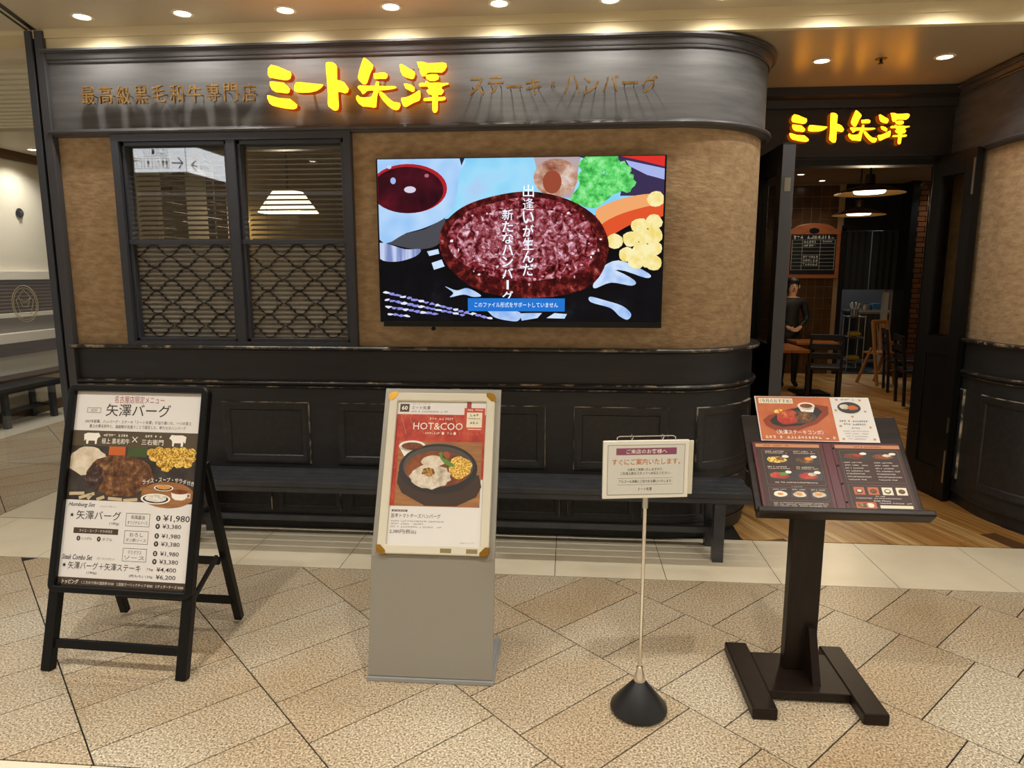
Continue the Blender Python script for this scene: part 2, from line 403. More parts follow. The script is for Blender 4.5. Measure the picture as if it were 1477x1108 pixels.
# shop side wall along the passage and the walls round the dining room
ws = B()
for y0, y1, z0, z1 in ((3.92, 4.78, 0, 2.81), (5.10, 5.40, 0, 2.81), (5.72, 11.6, 0, 2.81), (4.78, 5.72, 0, 1.05), (4.78, 5.72, 2.45, 2.81)): ws.box(-2.98, -2.88, y0, y1, z0, z1)
ws = ws.build('wall_side', mat('dining_side_wall', '6d5c36', .7), kind='structure')
B().box(-2.99, -2.981, 3.92, 4.78, 0, 2.81).build('outer_cladding', M_WALLC, ws); B().box(-2.99, -2.981, 5.72, 11.6, 0, 2.81).build('outer_cladding', M_WALLC, ws)

# entrance: lintel panel, frame, soffit
lint = B().box(1.05, XR + .05, 5.03, 5.13, 2.262, 2.722).build('wall_entrance', M_ENTR, kind='structure')
B().add([(1.05, y, z) for y, z in ((5.03, 2.60), (5.0, 2.60), (4.99, 2.65), (4.95, 2.67), (4.945, 2.722), (5.03, 2.722))] + [(XR + .05, y, z) for y, z in ((5.03, 2.60), (5.0, 2.60), (4.99, 2.65), (4.95, 2.67), (4.945, 2.722), (5.03, 2.722))],
        [(0, 1, 2, 3, 4, 5), (11, 10, 9, 8, 7, 6)] + [(i, (i + 1) % 6, 6 + (i + 1) % 6, 6 + i) for i in range(6)]).build('crown_moulding', M_ENTR, lint)
B().box(1.05, XR + .05, 5.015, 5.03, 2.285, 2.30).build('lower_bead', M_ENTR, lint)
fr = B().box(1.10, XR + .05, 5.0, 5.12, 2.225, 2.262).build('trim_2', M_DARK, kind='structure', bevel=.003)
B().box(1.10, 1.265, 5.0, 5.12, 0, 2.24).build('door_jamb', M_DARK, fr, bevel=.003)
B().box(2.47, XR + .05, 5.0, 5.12, 0, 2.24).build('door_jamb', M_DARK, fr, bevel=.003)

# ceilings
ceil = B().box(-7, 6.5, -3.5, 3.79, 2.82, 2.9).build('ceiling', M_CEIL, kind='structure')
B().box(-2.98, 6.3, 3.785, 3.83, 2.773, 2.86).build('frieze_upper', M_FRIEZE, ceil)
B().box(-2.98, 6.3, 3.795, 3.83, 2.720, 2.774).build('frieze_lower', M_FRIEZE, ceil)
B().box(.3, 6.3, 3.83, 5.06, 2.722, 2.80).build('soffit', M_SOFFIT, ceil)
for dx in (0, .035, .05):        # shutter slots running out of the post
    B().bar((-2.985 + dx, 3.80, 2.818), (-2.80 + dx, 3.18, 2.818), .010, .006).build('shutter_track', M_BLACK, ceil)
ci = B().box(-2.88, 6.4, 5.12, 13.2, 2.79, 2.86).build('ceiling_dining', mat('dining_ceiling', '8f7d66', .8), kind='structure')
cl = B().box(-7, -2.98, 6.0, 12, 2.75, 2.85).build('ceiling_passage', mat('passage_ceiling', 'cfc8b6', .7), kind='structure')
B().box(-7, -2.98, 3.80, 4.3, 2.80, 2.9).build('beam', M_FRIEZE, cl)
B().box(-7, -2.98, 4.0, 4.12, 2.74, 2.80).build('beam', M_CEIL, cl)
B().box(-7, -2.98, 4.3, 6.0, 2.86, 2.9).build('backing', mat('louver_backing', 'b5aa8c', .8), cl)
slat = B().box(-6.9, -2.99, 0, .075, 0, .05).build('louver_slat', mat('louver_cream', 'ece6d0', .6), cl, loc=(0, 4.32, 2.775))
for k in range(1, 14): share(slat, cl, (0, 4.32 + .122 * k, 2.775))

# ------------------------------------------------------------------ floors
def clip(poly, f):
    out = []
    for i, p in enumerate(poly):
        q = poly[(i + 1) % len(poly)]; a, b = f(p), f(q)
        if a >= 0: out.append(p)
        if a * b < 0: t = a / (a - b); out.append((p[0] + (q[0] - p[0]) * t, p[1] + (q[1] - p[1]) * t))
    return out
def cliprect(poly, x0, x1, y0, y1):
    for f in (lambda p: p[0] - x0, lambda p: x1 - p[0], lambda p: p[1] - y0, lambda p: y1 - p[1]):
        if len(poly) > 2: poly = clip(poly, f)
    return poly
floor = B().box(-8, 7, -4, 13.4, -.06, -.004).build('floor', M_GROUT, kind='structure')
def paving(x0, x1, y0, y1, name='granite_tile'):
    r2 = math.sqrt(.5); g = .0026
    for i in range(-12, 24):
        s0 = .249 + .5482 * i
        for j in range(-40, 30):
            t0 = (-3.549 + .3887 * j + (.194 if i % 2 == 0 else 0)) * r2
            q = [(s0 + g, t0 + g), (s0 + .5482 - g, t0 + g), (s0 + .5482 - g, t0 + .2748 - g), (s0 + g, t0 + .2748 - g)]
            p = cliprect([((s + t) * r2, (s - t) * r2) for s, t in q], x0, x1, y0, y1)
            if len(p) > 2 and abs(sum(a[0] * b[1] - b[0] * a[1] for a, b in zip(p, p[1:] + p[:1]))) > .004:
                B().hprism(p, -.02, 0).build(name, M_GRAN, floor)
paving(-4.6, 3.9, 1.80, 3.262)
paving(-5.2, -3.56, 3.86, 7.6)
def slabs(x0, x1, y0, y1, step, along_x=True, off=0, name='cream_tile'):
    a, e = (x0, x1) if along_x else (y0, y1); c = a - off
    while c < e:
        lo, hi = max(a, c) + .0018, min(e, c + step) - .0018
        if hi - lo > .01:
            (B().box(lo, hi, y0 + .0018, y1 - .0018, -.02, 0) if along_x else B().box(x0 + .0018, x1 - .0018, lo, hi, -.02, 0)).build(name, M_CREAM, floor)
        c += step
slabs(-7, 6.2, 3.265, 3.826, .555, off=.27)
slabs(-3.555, -2.985, 3.832, 11, .57, False)
slabs(-7, 6.2, 1.25, 1.796, .555)
B().box(-7, 6.2, -3.5, 1.245, -.02, 0).build('granite_field', M_GRAN, floor)
B().box(-5.75, -5.2, 3.83, 11, -.02, .001).build('edge_strip', mat('edge_strip', 'd9d2c0', .4), floor)
# oak planks, running slightly skew to the shopfront
B().box(1.0, 6.2, 3.83, 10.72, -.02, -.002).build('subfloor', M_WOODF2, floor)
d = Vector((math.cos(R(-71.7)), math.sin(R(-71.7)))); nn = Vector((-d.y, d.x)); pw, pln = .115, 1.25; ol = Vector((1.13, 3.83))
for i in range(-6, 62):
    for j in range(-9, 5):
        s0 = j * pln + (i * .47 % 1) * pln; t0 = i * pw; g = .0012
        q = [ol + d * a + nn * b for a, b in ((s0 + g, t0 + g), (s0 + pln - g, t0 + g), (s0 + pln - g, t0 + pw - g), (s0 + g, t0 + pw - g))]
        p = cliprect([tuple(v) for v in q], 1.0, 6.2, 3.83, 10.7)
        if len(p) < 3: continue
        cx = sum(v[0] for v in p) / len(p); cy = sum(v[1] for v in p) / len(p)
        if cx / cy < (.1 if cy < 4.6 else .2) or cx / cy > (.62 if cy < 5.2 else .54) or abs(sum(a[0] * b[1] - b[0] * a[1] for a, b in zip(p, p[1:] + p[:1]))) < .01: continue
        B().hprism(p, -.01, .002).build('oak_plank', M_WOODF, floor)

# ------------------------------------------------------------------ window with two sashes
win = B()
win.box(-2.546, -2.505, 3.775, 3.90, 1.1145, 2.2255); win.box(-1.228, -1.187, 3.775, 3.90, 1.1145, 2.2255)
win.box(-2.546, -1.187, 3.775, 3.90, 2.225, 2.262); win.box(-2.546, -1.187, 3.775, 3.90, 1.085, 1.115); win.box(-1.888, -1.838, 3.78, 3.90, 1.1145, 2.2255)
win = win.build('window_1', M_FRAME, kind='structure')
M_FROST = bpy.data.materials.new('banded_frosted_glass'); N, L = nodes(M_FROST); bs = N['Principled BSDF']
bs.inputs['Base Color'].default_value = lin('aaa69e'); bs.inputs['Roughness'].default_value = .25
tr = N.new('ShaderNodeBsdfTransparent'); tr.inputs[0].default_value = (.8, .8, .78, 1); mx = N.new('ShaderNodeMixShader'); mx.inputs[0].default_value = .62
L.new(tr.outputs[0], mx.inputs[1]); L.new(bs.outputs[0], mx.inputs[2]); L.new(mx.outputs[0], N['Material Output'].inputs[0])
wv = N.new('ShaderNodeTexWave'); wv.wave_type = 'BANDS'; wv.bands_direction = 'Z'; wv.inputs['Scale'].default_value = 11.4; L.new(coords(N, L, (1, 1, 1), True), wv.inputs[0])
rw = ramp(N, [(.15, '6f6a62'), (.85, 'b9b5ac')]); L.new(wv.outputs[0], rw.inputs[0]); L.new(rw.outputs[0], bs.inputs['Base Color'])  # blurred light and dark of the blind slats put into the pane colour
bpn = N.new('ShaderNodeBump'); bpn.inputs['Strength'].default_value = .6; bpn.inputs['Distance'].default_value = .01; L.new(wv.outputs[0], bpn.inputs['Height']); L.new(bpn.outputs[0], bs.inputs['Normal'])
for x0, x1 in ((-2.505, -1.888), (-1.838, -1.228)):
    s = B().box(x0, x0 + .022, 3.80, 3.86, 1.115, 2.225).box(x1 - .022, x1, 3.80, 3.86, 1.115, 2.225).box(x0, x1, 3.80, 3.86, 2.203, 2.225).box(x0, x1, 3.80, 3.86, 1.115, 1.135).box(x0, x1, 3.795, 3.86, 1.664, 1.69)
    s = s.build('sash', M_FRAME, win, bevel=.003)
    B().box(x0 + .02, x1 - .02, 3.838, 3.842, 1.688, 2.205).build('upper_pane', M_GLASS, s)
    B().box(x0 + .02, x1 - .02, 3.838, 3.842, 1.133, 1.666).build('lower_pane', M_FROST, s)
    lat = B(); w_, cw = x1 - x0 - .05, .196
    for r in range(4):          # stepped diamond lattice behind the lower pane
        for c in range(3):
            cx, cz = x0 + .025 + w_ * (c + .5) / 3, 1.137 + .528 * (r + .5) / 4
            a, h = w_ / 6 - .004, .528 / 8 - .003
            for sx in (-1, 1):
                for sz in (-1, 1):
                    pts = [(cx + sx * a * u, cz + sz * h * v) for u, v in ((1, 0), (.52, .40), (.66, .47), (.30, .72), (.42, .79), (.10, 1), (0, 1))]
                    for p, q in zip(pts, pts[1:]): lat.bar((p[0], 3.835, p[1]), (q[0], 3.835, q[1]), .004, .006, (0, 1, 0))
    lat.build('lattice', M_BLACK, s)
for n, (x0, x1, side) in enumerate(((-2.50, -1.89, 'left'), (-1.835, -1.23, 'right'))):
    bl = thing('venetian_blind', 'brown wooden venetian blind behind the %s sash of the window' % side, 'blind', ((x0 + x1) / 2, 3.925, 1.12), group='venetian blinds in the window')
    B().box(x0, x1, -.03, .03, 0, .04).build('head_rail', M_FRAME, bl, loc=(-(x0 + x1) / 2, 0, 1.07))
    M_SLAT = mat('blind_wood', '7a5a36', .45, var=(8, 4, '5d4327'))
    s0 = B().box(-(x1 - x0) / 2, (x1 - x0) / 2, -.0165, .0165, -.0013, .0013).build('slat', M_SLAT, bl, loc=(0, 0, .02), rot=(R(20), 0, 0))
    for k in range(1, 38): share(s0, bl, (0, 0, .02 + k * .0278), (R(20), 0, 0))
    for xx in (-.2, .2): B().tube([(xx, -.018, .01), (xx, -.018, 1.08)], .0012, 5).build('ladder_cord', M_SLAT, bl)

for n, y0 in enumerate((4.78, 5.40)):
    bl = thing('venetian_blind', 'wooden blind over the %s bright side window deep behind the left sash' % ('nearer', 'farther')[n], 'blind', (-2.90, y0 + .16, 1.05), (0, 0, R(90)), group='venetian blinds in the side windows')
    s0 = B().box(-.155, .155, -.02, .02, -.0015, .0015).build('slat', M_SLAT, bl, loc=(0, 0, .03))
    for k in range(1, 22): share(s0, bl, (0, 0, .03 + .062 * k))
    B().box(-.155, .155, -.025, .025, 1.36, 1.395).build('head_rail', M_FRAME, bl)
# ------------------------------------------------------------------ open door leaves
def leaf(name, hinge, free, thick, side, glass_z, zt=2.262):
    hx, hy = hinge; fx, fy = free; L_ = math.hypot(fx - hx, fy - hy); ang = math.atan2(fy - hy, fx - hx)
    d = thing(name, None, None, (hx, hy, .01), (0, 0, ang), kind='structure')
    t = thick / 2; st = .095
    B().box(0, st, -t, t, 0, zt).build('stile', M_DARK, d, bevel=.003)
    B().box(L_ - st, L_, -t, t, 0, zt).build('stile', [M_DARK], d, bevel=.003)
    B().box(st, L_ - st, -t, t, zt - .14, zt).build('top_rail', M_DARK, d, bevel=.003)
    B().box(st, L_ - st, -t, t, glass_z - .12, glass_z).build('lock_rail', M_DARK, d, bevel=.003)
    B().box(st, L_ - st, -t, t, 0, .2).build('bottom_rail', M_DARK, d, bevel=.003)
    B().box(st, L_ - st, -.012, .012, .2, glass_z - .12).build('lower_panel', M_DARK, d)
    B().box(st, L_ - st, -.004, .004, glass_z, zt - .14).build('pane', M_DGLASS, d)
    B().box(L_, L_ + .002, -t * .94, t * .94, .01, zt - .01).build('edge_strip', side, d)
    return d
d1 = leaf('door_1', (1.297, 5.02), (1.297, 4.39), .078, M_DARKG, 1.05)
B().box(.632, .636, -.018, .018, 1.98, 2.06).build('bolt_plate', M_STEEL, d1)
d2 = leaf('door_2', (2.455, 5.02), (2.508, 4.615), .045, M_DARK, 1.08)
for z0, z1 in ((1.98, 2.20), (.12, .34), (.46, .56)): B().box(.39, .405, -.026, -.0225, z0, z1).build('bolt_plate', M_STEEL, d2)

# ------------------------------------------------------------------ recessed downlights (each carries its own lamp)
def downlight(x, y, z, label, power, group, size=115, r=.042, col=WARM):
    d = thing('downlight', label, 'downlight', (x, y, z), group=group)
    B().lathe([(r + .014, 0), (r + .014, -.004), (r, -.006), (r - .004, .0), (r - .004, .004)], 24).build('trim_ring', mat('lamp_trim', 'efe6d2', .4), d, smooth=True)
    B().lathe([(.0001, -.001), (r - .003, -.001)], 20).build('lens', M_LAMP, d)
    l = bpy.data.lights.new('lamp', 'SPOT'); l.energy = power; l.spot_size = R(size); l.spot_blend = .75; l.color = col; l.shadow_soft_size = .035
    lo = bpy.data.objects.new('lamp', l); COL.objects.link(lo); lo.parent = d; lo.location = (0, 0, -.012)
    return d
ORD = ['first', 'second', 'third', 'fourth', 'fifth', 'sixth', 'seventh', 'eighth', 'ninth', 'tenth']
for k in range(10):
    downlight(-2.535 + .543 * k, 3.62, 2.819, 'round recessed downlight above the shop fascia, %s from the left post' % ORD[k], SPOT_FRONT, 'downlights above the fascia', 165)
for j, (yy, nm) in enumerate(((1.29, 'near the signboards'), (-.55, 'behind the camera, added as fill'), (-2.4, 'farthest back, added as fill'))):  # the two rear rows are unseen, added to flatten the light
    for k in range(5):
        downlight(-3.05 + 1.605 * k, yy, 2.819, 'round ceiling downlight over the mall floor %s, %s from the left' % (nm, ORD[k]), SPOT_HALL, 'downlights over the mall floor', 120)
downlight(1.44, 4.36, 2.721, 'round downlight in the entrance soffit beside the rounded tan corner', 9, 'downlights in the entrance soffit', 110)
downlight(2.11, 4.34, 2.721, 'round downlight in the entrance soffit nearer the right-hand wall', 9, 'downlights in the entrance soffit', 110)
for (x, y), nm in (((-5.0, 6.5), 'nearer the post'), ((-5.45, 6.85), 'farther along the wall')):
    downlight(x, y, 2.749, 'round downlight in the side passage ceiling, %s' % nm, 42, 'downlights in the side passage', 130, .05)
downlight(-4.6, 5.0, 2.77, 'round downlight set among the louver slats of the side passage', 70, 'downlights in the side passage', 140)
sp = thing('sprinkler', 'small dark sprinkler head in the entrance soffit between two downlights', 'sprinkler', (1.77, 4.36, 2.721))
B().lathe([(.001, -.002), (.03, -.002), (.034, .001)], 16).build('plate', mat('bronze', '6b4a30', .4, .6), sp)
B().lathe([(.008, 0), (.008, -.02), (.014, -.022), (.014, -.026), (.001, -.027)], 12).build('head', M_BLACK, sp)

# ------------------------------------------------------------------ lit brush lettering
LET = json.loads('''{"mi":[[[-0.443,0.114],[-0.426,0.11],[-0.41,0.106],[-0.355,0.082],[-0.34,0.077],[-0.336,0.062],[-0.343,0.043],[-0.357,0.037],[-0.371,0.036],[-0.407,0.042],[-0.431,0.047],[-0.452,0.05],[-0.463,0.065],[-0.463,0.08],[-0.459,0.099]],[[-0.455,0.031],[-0.436,0.031],[-0.379,0.023],[-0.359,0.006],[-0.347,-0.007],[-0.352,-0.025],[-0.364,-0.03],[-0.396,-0.025],[-0.424,-0.022],[-0.445,-0.009],[-0.455,0.014]],[[-0.472,-0.036],[-0.458,-0.038],[-0.412,-0.052],[-0.351,-0.057],[-0.327,-0.075],[-0.312,-0.089],[-0.315,-0.103],[-0.333,-0.11],[-0.372,-0.106],[-0.407,-0.099],[-0.446,-0.089],[-0.462,-0.077],[-0.473,-0.051]]],"bar":[[[-0.313,0.024],[-0.294,0.025],[-0.252,0.02],[-0.202,0.014],[-0.173,0.011],[-0.166,0.007],[-0.182,-0.008],[-0.204,-0.02],[-0.236,-0.027],[-0.282,-0.028],[-0.311,-0.025],[-0.323,-0.018],[-0.325,0.0],[-0.319,0.015]]],"to":[[[-0.147,0.118],[-0.134,0.12],[-0.113,0.118],[-0.098,0.109],[-0.09,0.096],[-0.091,0.062],[-0.092,0.031],[-0.079,0.029],[-0.054,0.018],[-0.039,-0.001],[-0.031,-0.014],[-0.037,-0.03],[-0.051,-0.036],[-0.07,-0.03],[-0.089,-0.027],[-0.089,-0.058],[-0.088,-0.098],[-0.093,-0.117],[-0.106,-0.121],[-0.12,-0.117],[-0.144,-0.098],[-0.147,-0.084],[-0.144,-0.041],[-0.146,0.024],[-0.148,0.066],[-0.149,0.105]]],"ya":[[[0.051,0.135],[0.059,0.137],[0.082,0.119],[0.102,0.098],[0.1,0.084],[0.086,0.061],[0.077,0.037],[0.067,0.013],[0.058,0.005],[0.045,0.008],[0.025,0.027],[0.019,0.041],[0.026,0.069],[0.037,0.1]],[[0.102,0.059],[0.121,0.06],[0.143,0.063],[0.162,0.062],[0.177,0.052],[0.175,0.038],[0.165,0.031],[0.143,0.032],[0.109,0.031],[0.104,0.043]],[[0.118,0.022],[0.129,0.018],[0.131,0.006],[0.127,-0.002],[0.164,-0.005],[0.201,-0.005],[0.219,-0.008],[0.221,-0.015],[0.201,-0.02],[0.163,-0.024],[0.128,-0.025],[0.119,-0.051],[0.115,-0.079],[0.112,-0.107],[0.101,-0.11],[0.071,-0.105],[0.041,-0.103],[0.019,-0.087],[0.006,-0.066],[0.007,-0.052],[0.015,-0.046],[0.027,-0.056],[0.05,-0.059],[0.08,-0.057],[0.091,-0.052],[0.102,-0.025],[0.081,-0.024],[0.066,-0.026],[0.052,-0.039],[0.041,-0.042],[0.034,-0.028],[0.018,-0.011],[0.016,-0.004],[0.026,0.002],[0.052,-0.0],[0.108,-0.002],[0.113,0.012]],[[0.129,-0.03],[0.141,-0.03],[0.155,-0.041],[0.177,-0.063],[0.203,-0.083],[0.221,-0.086],[0.238,-0.089],[0.241,-0.102],[0.231,-0.121],[0.216,-0.125],[0.198,-0.119],[0.176,-0.103],[0.15,-0.076],[0.131,-0.048]]],"sawa":[[[0.241,0.098],[0.252,0.101],[0.274,0.089],[0.296,0.075],[0.314,0.069],[0.323,0.052],[0.315,0.031],[0.306,0.027],[0.276,0.034],[0.256,0.046],[0.246,0.067]],[[0.261,0.005],[0.275,0.006],[0.301,-0.001],[0.318,-0.015],[0.317,-0.031],[0.308,-0.037],[0.289,-0.028],[0.271,-0.019]],[[0.341,-0.028],[0.347,-0.035],[0.347,-0.066],[0.34,-0.08],[0.31,-0.09],[0.288,-0.101],[0.269,-0.11],[0.256,-0.104],[0.244,-0.074],[0.248,-0.064],[0.27,-0.062],[0.296,-0.053],[0.323,-0.038]],[[0.333,0.11],[0.363,0.11],[0.385,0.102],[0.425,0.102],[0.469,0.104],[0.485,0.098],[0.487,0.082],[0.475,0.064],[0.461,0.055],[0.439,0.056],[0.398,0.058],[0.384,0.054],[0.372,0.039],[0.359,0.039],[0.349,0.055],[0.34,0.086]],[[0.376,0.045],[0.406,0.049],[0.435,0.048],[0.446,0.037],[0.442,0.022],[0.423,0.015],[0.398,0.016],[0.379,0.028]],[[0.34,0.002],[0.353,0.008],[0.375,0.006],[0.374,0.015],[0.386,0.015],[0.394,0.007],[0.442,0.008],[0.46,0.004],[0.493,0.004],[0.496,-0.002],[0.474,-0.008],[0.46,-0.013],[0.459,-0.023],[0.47,-0.032],[0.466,-0.044],[0.455,-0.054],[0.44,-0.052],[0.44,-0.064],[0.47,-0.063],[0.479,-0.067],[0.477,-0.077],[0.462,-0.082],[0.438,-0.082],[0.436,-0.13],[0.428,-0.14],[0.417,-0.14],[0.409,-0.13],[0.409,-0.081],[0.37,-0.082],[0.362,-0.077],[0.366,-0.068],[0.392,-0.066],[0.409,-0.065],[0.407,-0.053],[0.393,-0.05],[0.38,-0.035],[0.382,-0.029],[0.393,-0.022],[0.384,-0.011],[0.345,-0.011]]]}''')
M_LFACE = glow('sign_yellow', 'ff9a12', 5.0, 'ffc820')
M_LSIDE = glow('sign_side', 'c84a08', .45, '7a1e08')
M_HOLE = mat('sign_gap', '3a1a0c', .6)
def brush_sign(label, loc, k, stand):
    s = thing('lit_sign', label, 'sign', loc, group='lit brush letter signs')
    for key in ('mi', 'bar', 'to', 'ya', 'sawa'):
        b = B()
        for p in LET[key]: b.m = 0; b.prism([(x * k, z * k) for x, z in p], -.02 * k, .03 * k, 1)
        o = b.build('letter', [M_LFACE, M_LSIDE], s)
        if key == 'sawa':
            h = B()
            for q in ([(.3075, .076), (.3165, .078), (.319, .066), (.3105, .0665)], [(.337, .079), (.349, .079), (.343, .069)], [(.326, -.027), (.334, -.027), (.33, -.033)]):
                h.prism([(x * k, z * k) for x, z in q], -.0206 * k, -.02 * k)
            h.build('counter', M_HOLE, o)
        b2 = B()
        for p in LET[key]:
            cx = sum(v[0] for v in p) / len(p); cz = sum(v[1] for v in p) / len(p)
            b2.tube([(cx * k, .025 * k, cz * k), (cx * k, stand, cz * k)], .006, 6)
        b2.build('standoff', M_BLACK, o)
    return s
brush_sign('large glowing yellow brush lettering on the long grey fascia', (-1.13, 3.722, 2.468), 1.0, .079)
brush_sign('small glowing yellow brush lettering over the entrance doors', (1.845, 5.0, 2.468), .80, .034)
M_GOLD = mat('aged_brass', 'b8935a', .35, .55, var=(30, 3, '8a683a'))
M_DIMB = mat('dim_bronze', '3a332e', .4, .7)
def small_sign(txt, label, x0, x1, zc, y, h, m, stand, wob=0, gap=.78, group='brass letter signs'):
    s = thing('letter_sign', label, 'sign', ((x0 + x1) / 2, y, zc), group=group); n = len(txt); st = (x1 - x0) / n
    for i, ch in enumerate(txt):
        w_ = st * gap; hh = h
        if ch == 'ー': hh = h * .16
        if ch == '・': w_, hh = st * .22, h * .24
        me = textobj(ch, w_, hh, .014, .012); me.materials.append(m)
        o = bpy.data.objects.new('letter', me); COL.objects.link(o); o.parent = s
        o.location = (-(x1 - x0) / 2 + st * (i + .5), 0, wob * math.sin(i * 1.9)); 
        b = B()
        for sx in (-.3, .3): b.tube([(sx * w_, .012, 0), (sx * w_, stand, 0)], .0022, 5)
        b.build('pin', M_BLACK, o)
    return s
small_sign('最高級黒毛和牛専門店', 'row of ten small brass characters on the left of the grey fascia', -2.685, -1.672, 2.462, 3.745, .093, M_GOLD, .056, .003, .74)
small_sign('ステーキ・ハンバーグ', 'row of small brass characters on pins at the right of the grey fascia', -.54, .44, 2.455, 3.715, .085, M_GOLD, .086, .006, .82)
small_sign('最高級黒毛和牛専門店', 'faint dark bronze characters above the entrance lettering', 1.54, 2.25, 2.625, 5.01, .062, M_DIMB, .02, 0, .78)

# ------------------------------------------------------------------ wall television
tv = thing('television', 'large wall-mounted flat screen showing a sizzling hamburg steak', 'television', (-.274, 3.74, 1.225))
TW, TH = 1.535, .872
B().box(-TW / 2, TW / 2, 0, .035, .012, TH + .012).build('housing', M_BLACK, tv, bevel=.004)
B().box(-TW / 2 + .02, TW / 2, -.006, .03, -.012, .018).build('lower_bezel', mat('bezel', '232326', .3, .4), tv, bevel=.003)
B().box(-.4, .4, .035, .062, .2, .7).build('wall_bracket', M_BLACK, tv)
B().lathe([(.001, 0), (.012, 0), (.012, .012), (.001, .012)], 12).build('sensor', M_BLACK, tv, loc=(-.47, .01, -.022), rot=(R(90), 0, 0))
ES = 1.0
def g_(c, s=ES): return glow('scr_' + c + str(s), c, s, '050506')
T = Print(TW - .02, TH - .014)
U = lambda x, y: ((x - 128) / 1236, (y - 88) / 697)
def TP(pts, m, l=1, c=True): T.poly([U(*p) for p in (curvy(pts) if c and len(pts) > 5 else pts)], m, l)
def TE(cx, cy, rx, ry, m, l=1, **k): T.ell((cx - 128) / 1236, (cy - 88) / 697, rx / 1236, ry / 697, m, l, **k)
cl_ = lambda pts: [(min(max(x, 128), 1364), min(max(y, 88), 785)) for x, y in pts]
m_plate = noisemat('scr_plate', [(.35, '050508'), (.6, '0c0c12'), (.8, '1c1f28')], 6, 4, ES)
m_sky = noisemat('scr_sky', [(.3, '6fc6f2'), (.55, '9fdcfa'), (.75, 'b8c4f0')], 3, 2, ES)
m_cup = noisemat('scr_cup', [(.3, '8fc0f4'), (.6, 'b9d9fb'), (.8, 'd5e6fd')], 4, 2, ES)
m_sauce = noisemat('scr_sauce', [(.35, '22040f'), (.6, '4c0c1c'), (.8, '7c1424')], 5, 3, ES)
m_patty = noisemat('scr_patty', [(.34, '140305'), (.44, '4a0c10'), (.52, '862832'), (.60, 'b8707a'), (.70, 'ecd4e2')], 24, 8, ES, dist=.8)
m_crust = noisemat('scr_crust', [(.32, '120305'), (.5, '460d10'), (.62, '8a2c26'), (.75, 'd8a0a0')], 20, 8, ES)
m_broc = noisemat('scr_broc', [(.35, '2f9a3c'), (.5, '5fd66a'), (.65, '9ff0a0')], 22, 4, ES)
m_mush = noisemat('scr_mush', [(.35, '8a4a38'), (.5, 'c0947c'), (.65, 'e2cfc4')], 9, 4, ES)
m_corn = noisemat('scr_corn', [(.35, 'f2d870'), (.6, 'fbf0b4')], 14, 3, ES)
T.rect(0, 0, 1, 1, m_plate, 0)
TP(cl_([(128, 88), (1364, 88), (1364, 300), (1180, 330), (480, 330), (128, 420)]), m_sky, 1)
TP([(810, 88), (1010, 88), (980, 260), (900, 250), (830, 160)], g_('b9a4a8'), 2)
TP([(1000, 88), (1364, 88), (1364, 250), (1180, 250), (1200, 140)], g_('3a2f52'), 2)
TP([(1180, 88), (1364, 88), (1364, 132), (1270, 108)], g_('e0302a'), 3)
TP([(1200, 104), (1364, 140), (1364, 185), (1290, 165), (1215, 128)], g_('a9b4ec'), 3)
TP(cl_([(100, 88), (490, 88), (488, 150), (470, 260), (430, 330), (340, 375), (250, 400), (120, 428)]), m_cup, 3)
TE(262, 212, 172, 104, g_('b02028'), 4, a0=-142, a1=142)
TE(258, 218, 160, 98, m_sauce, 5, a0=-144, a1=144)
TE(270, 216, 26, 14, g_('d8d0e4'), 6); TE(196, 178, 12, 14, g_('9fb8e8'), 6); TE(345, 158, 10, 8, g_('b06878'), 6); TE(180, 120, 10, 8, g_('bcd6f8'), 6)
TP([(490, 88), (512, 88), (498, 118)], g_('20243a'), 5)
TP(cl_([(128, 442), (240, 470), (310, 470), (290, 500), (205, 524), (128, 512)]), noisemat('scr_rib', [(.4, '7c8cc0'), (.6, 'c4d0f0')], 30, 1, ES, stretch=(1, 1, .05)), 3)
TP(cl_([(128, 425), (330, 385), (420, 330), (400, 440), (320, 470), (230, 460)]), g_('4a4a52'), 2)
TE(905, 172, 95, 78, m_mush, 4); TE(890, 190, 40, 48, g_('9a4a34'), 5)
TP([(968, 262), (1000, 215), (1030, 150), (1110, 160), (1170, 215), (1120, 270), (1075, 300), (1020, 290)], m_broc, 5)
for c in ((1060, 125, 58, 42), (1120, 110, 55, 38), (1165, 150, 55, 45), (1200, 195, 42, 42), (1140, 205, 50, 40), (1040, 175, 40, 35)): T.blob(*U(c[0], c[1]), c[2] / 1236, c[3] / 697, m_broc, 6, 18, .14, int(c[0]))
TP([(1076, 318), (1120, 285), (1200, 258), (1300, 243), (1364, 250), (1364, 300), (1240, 340), (1150, 400), (1110, 400)], g_('f2a86c'), 6)
TP([(1100, 372), (1200, 320), (1364, 285), (1364, 335), (1240, 365), (1150, 412), (1120, 412)], g_('e2552c'), 7)
for i, (x, y) in enumerate(((1340, 265), (1265, 375), (1325, 360), (1230, 430), (1290, 420), (1345, 415), (1160, 440), (1215, 495), (1275, 475), (1335, 470), (1310, 520), (1350, 530), (1255, 525))):
    x = min(x, 1330); T.blob(*U(x, y), 36 / 1236, 33 / 697, m_corn, 8 + i % 2, 12, .08, i)
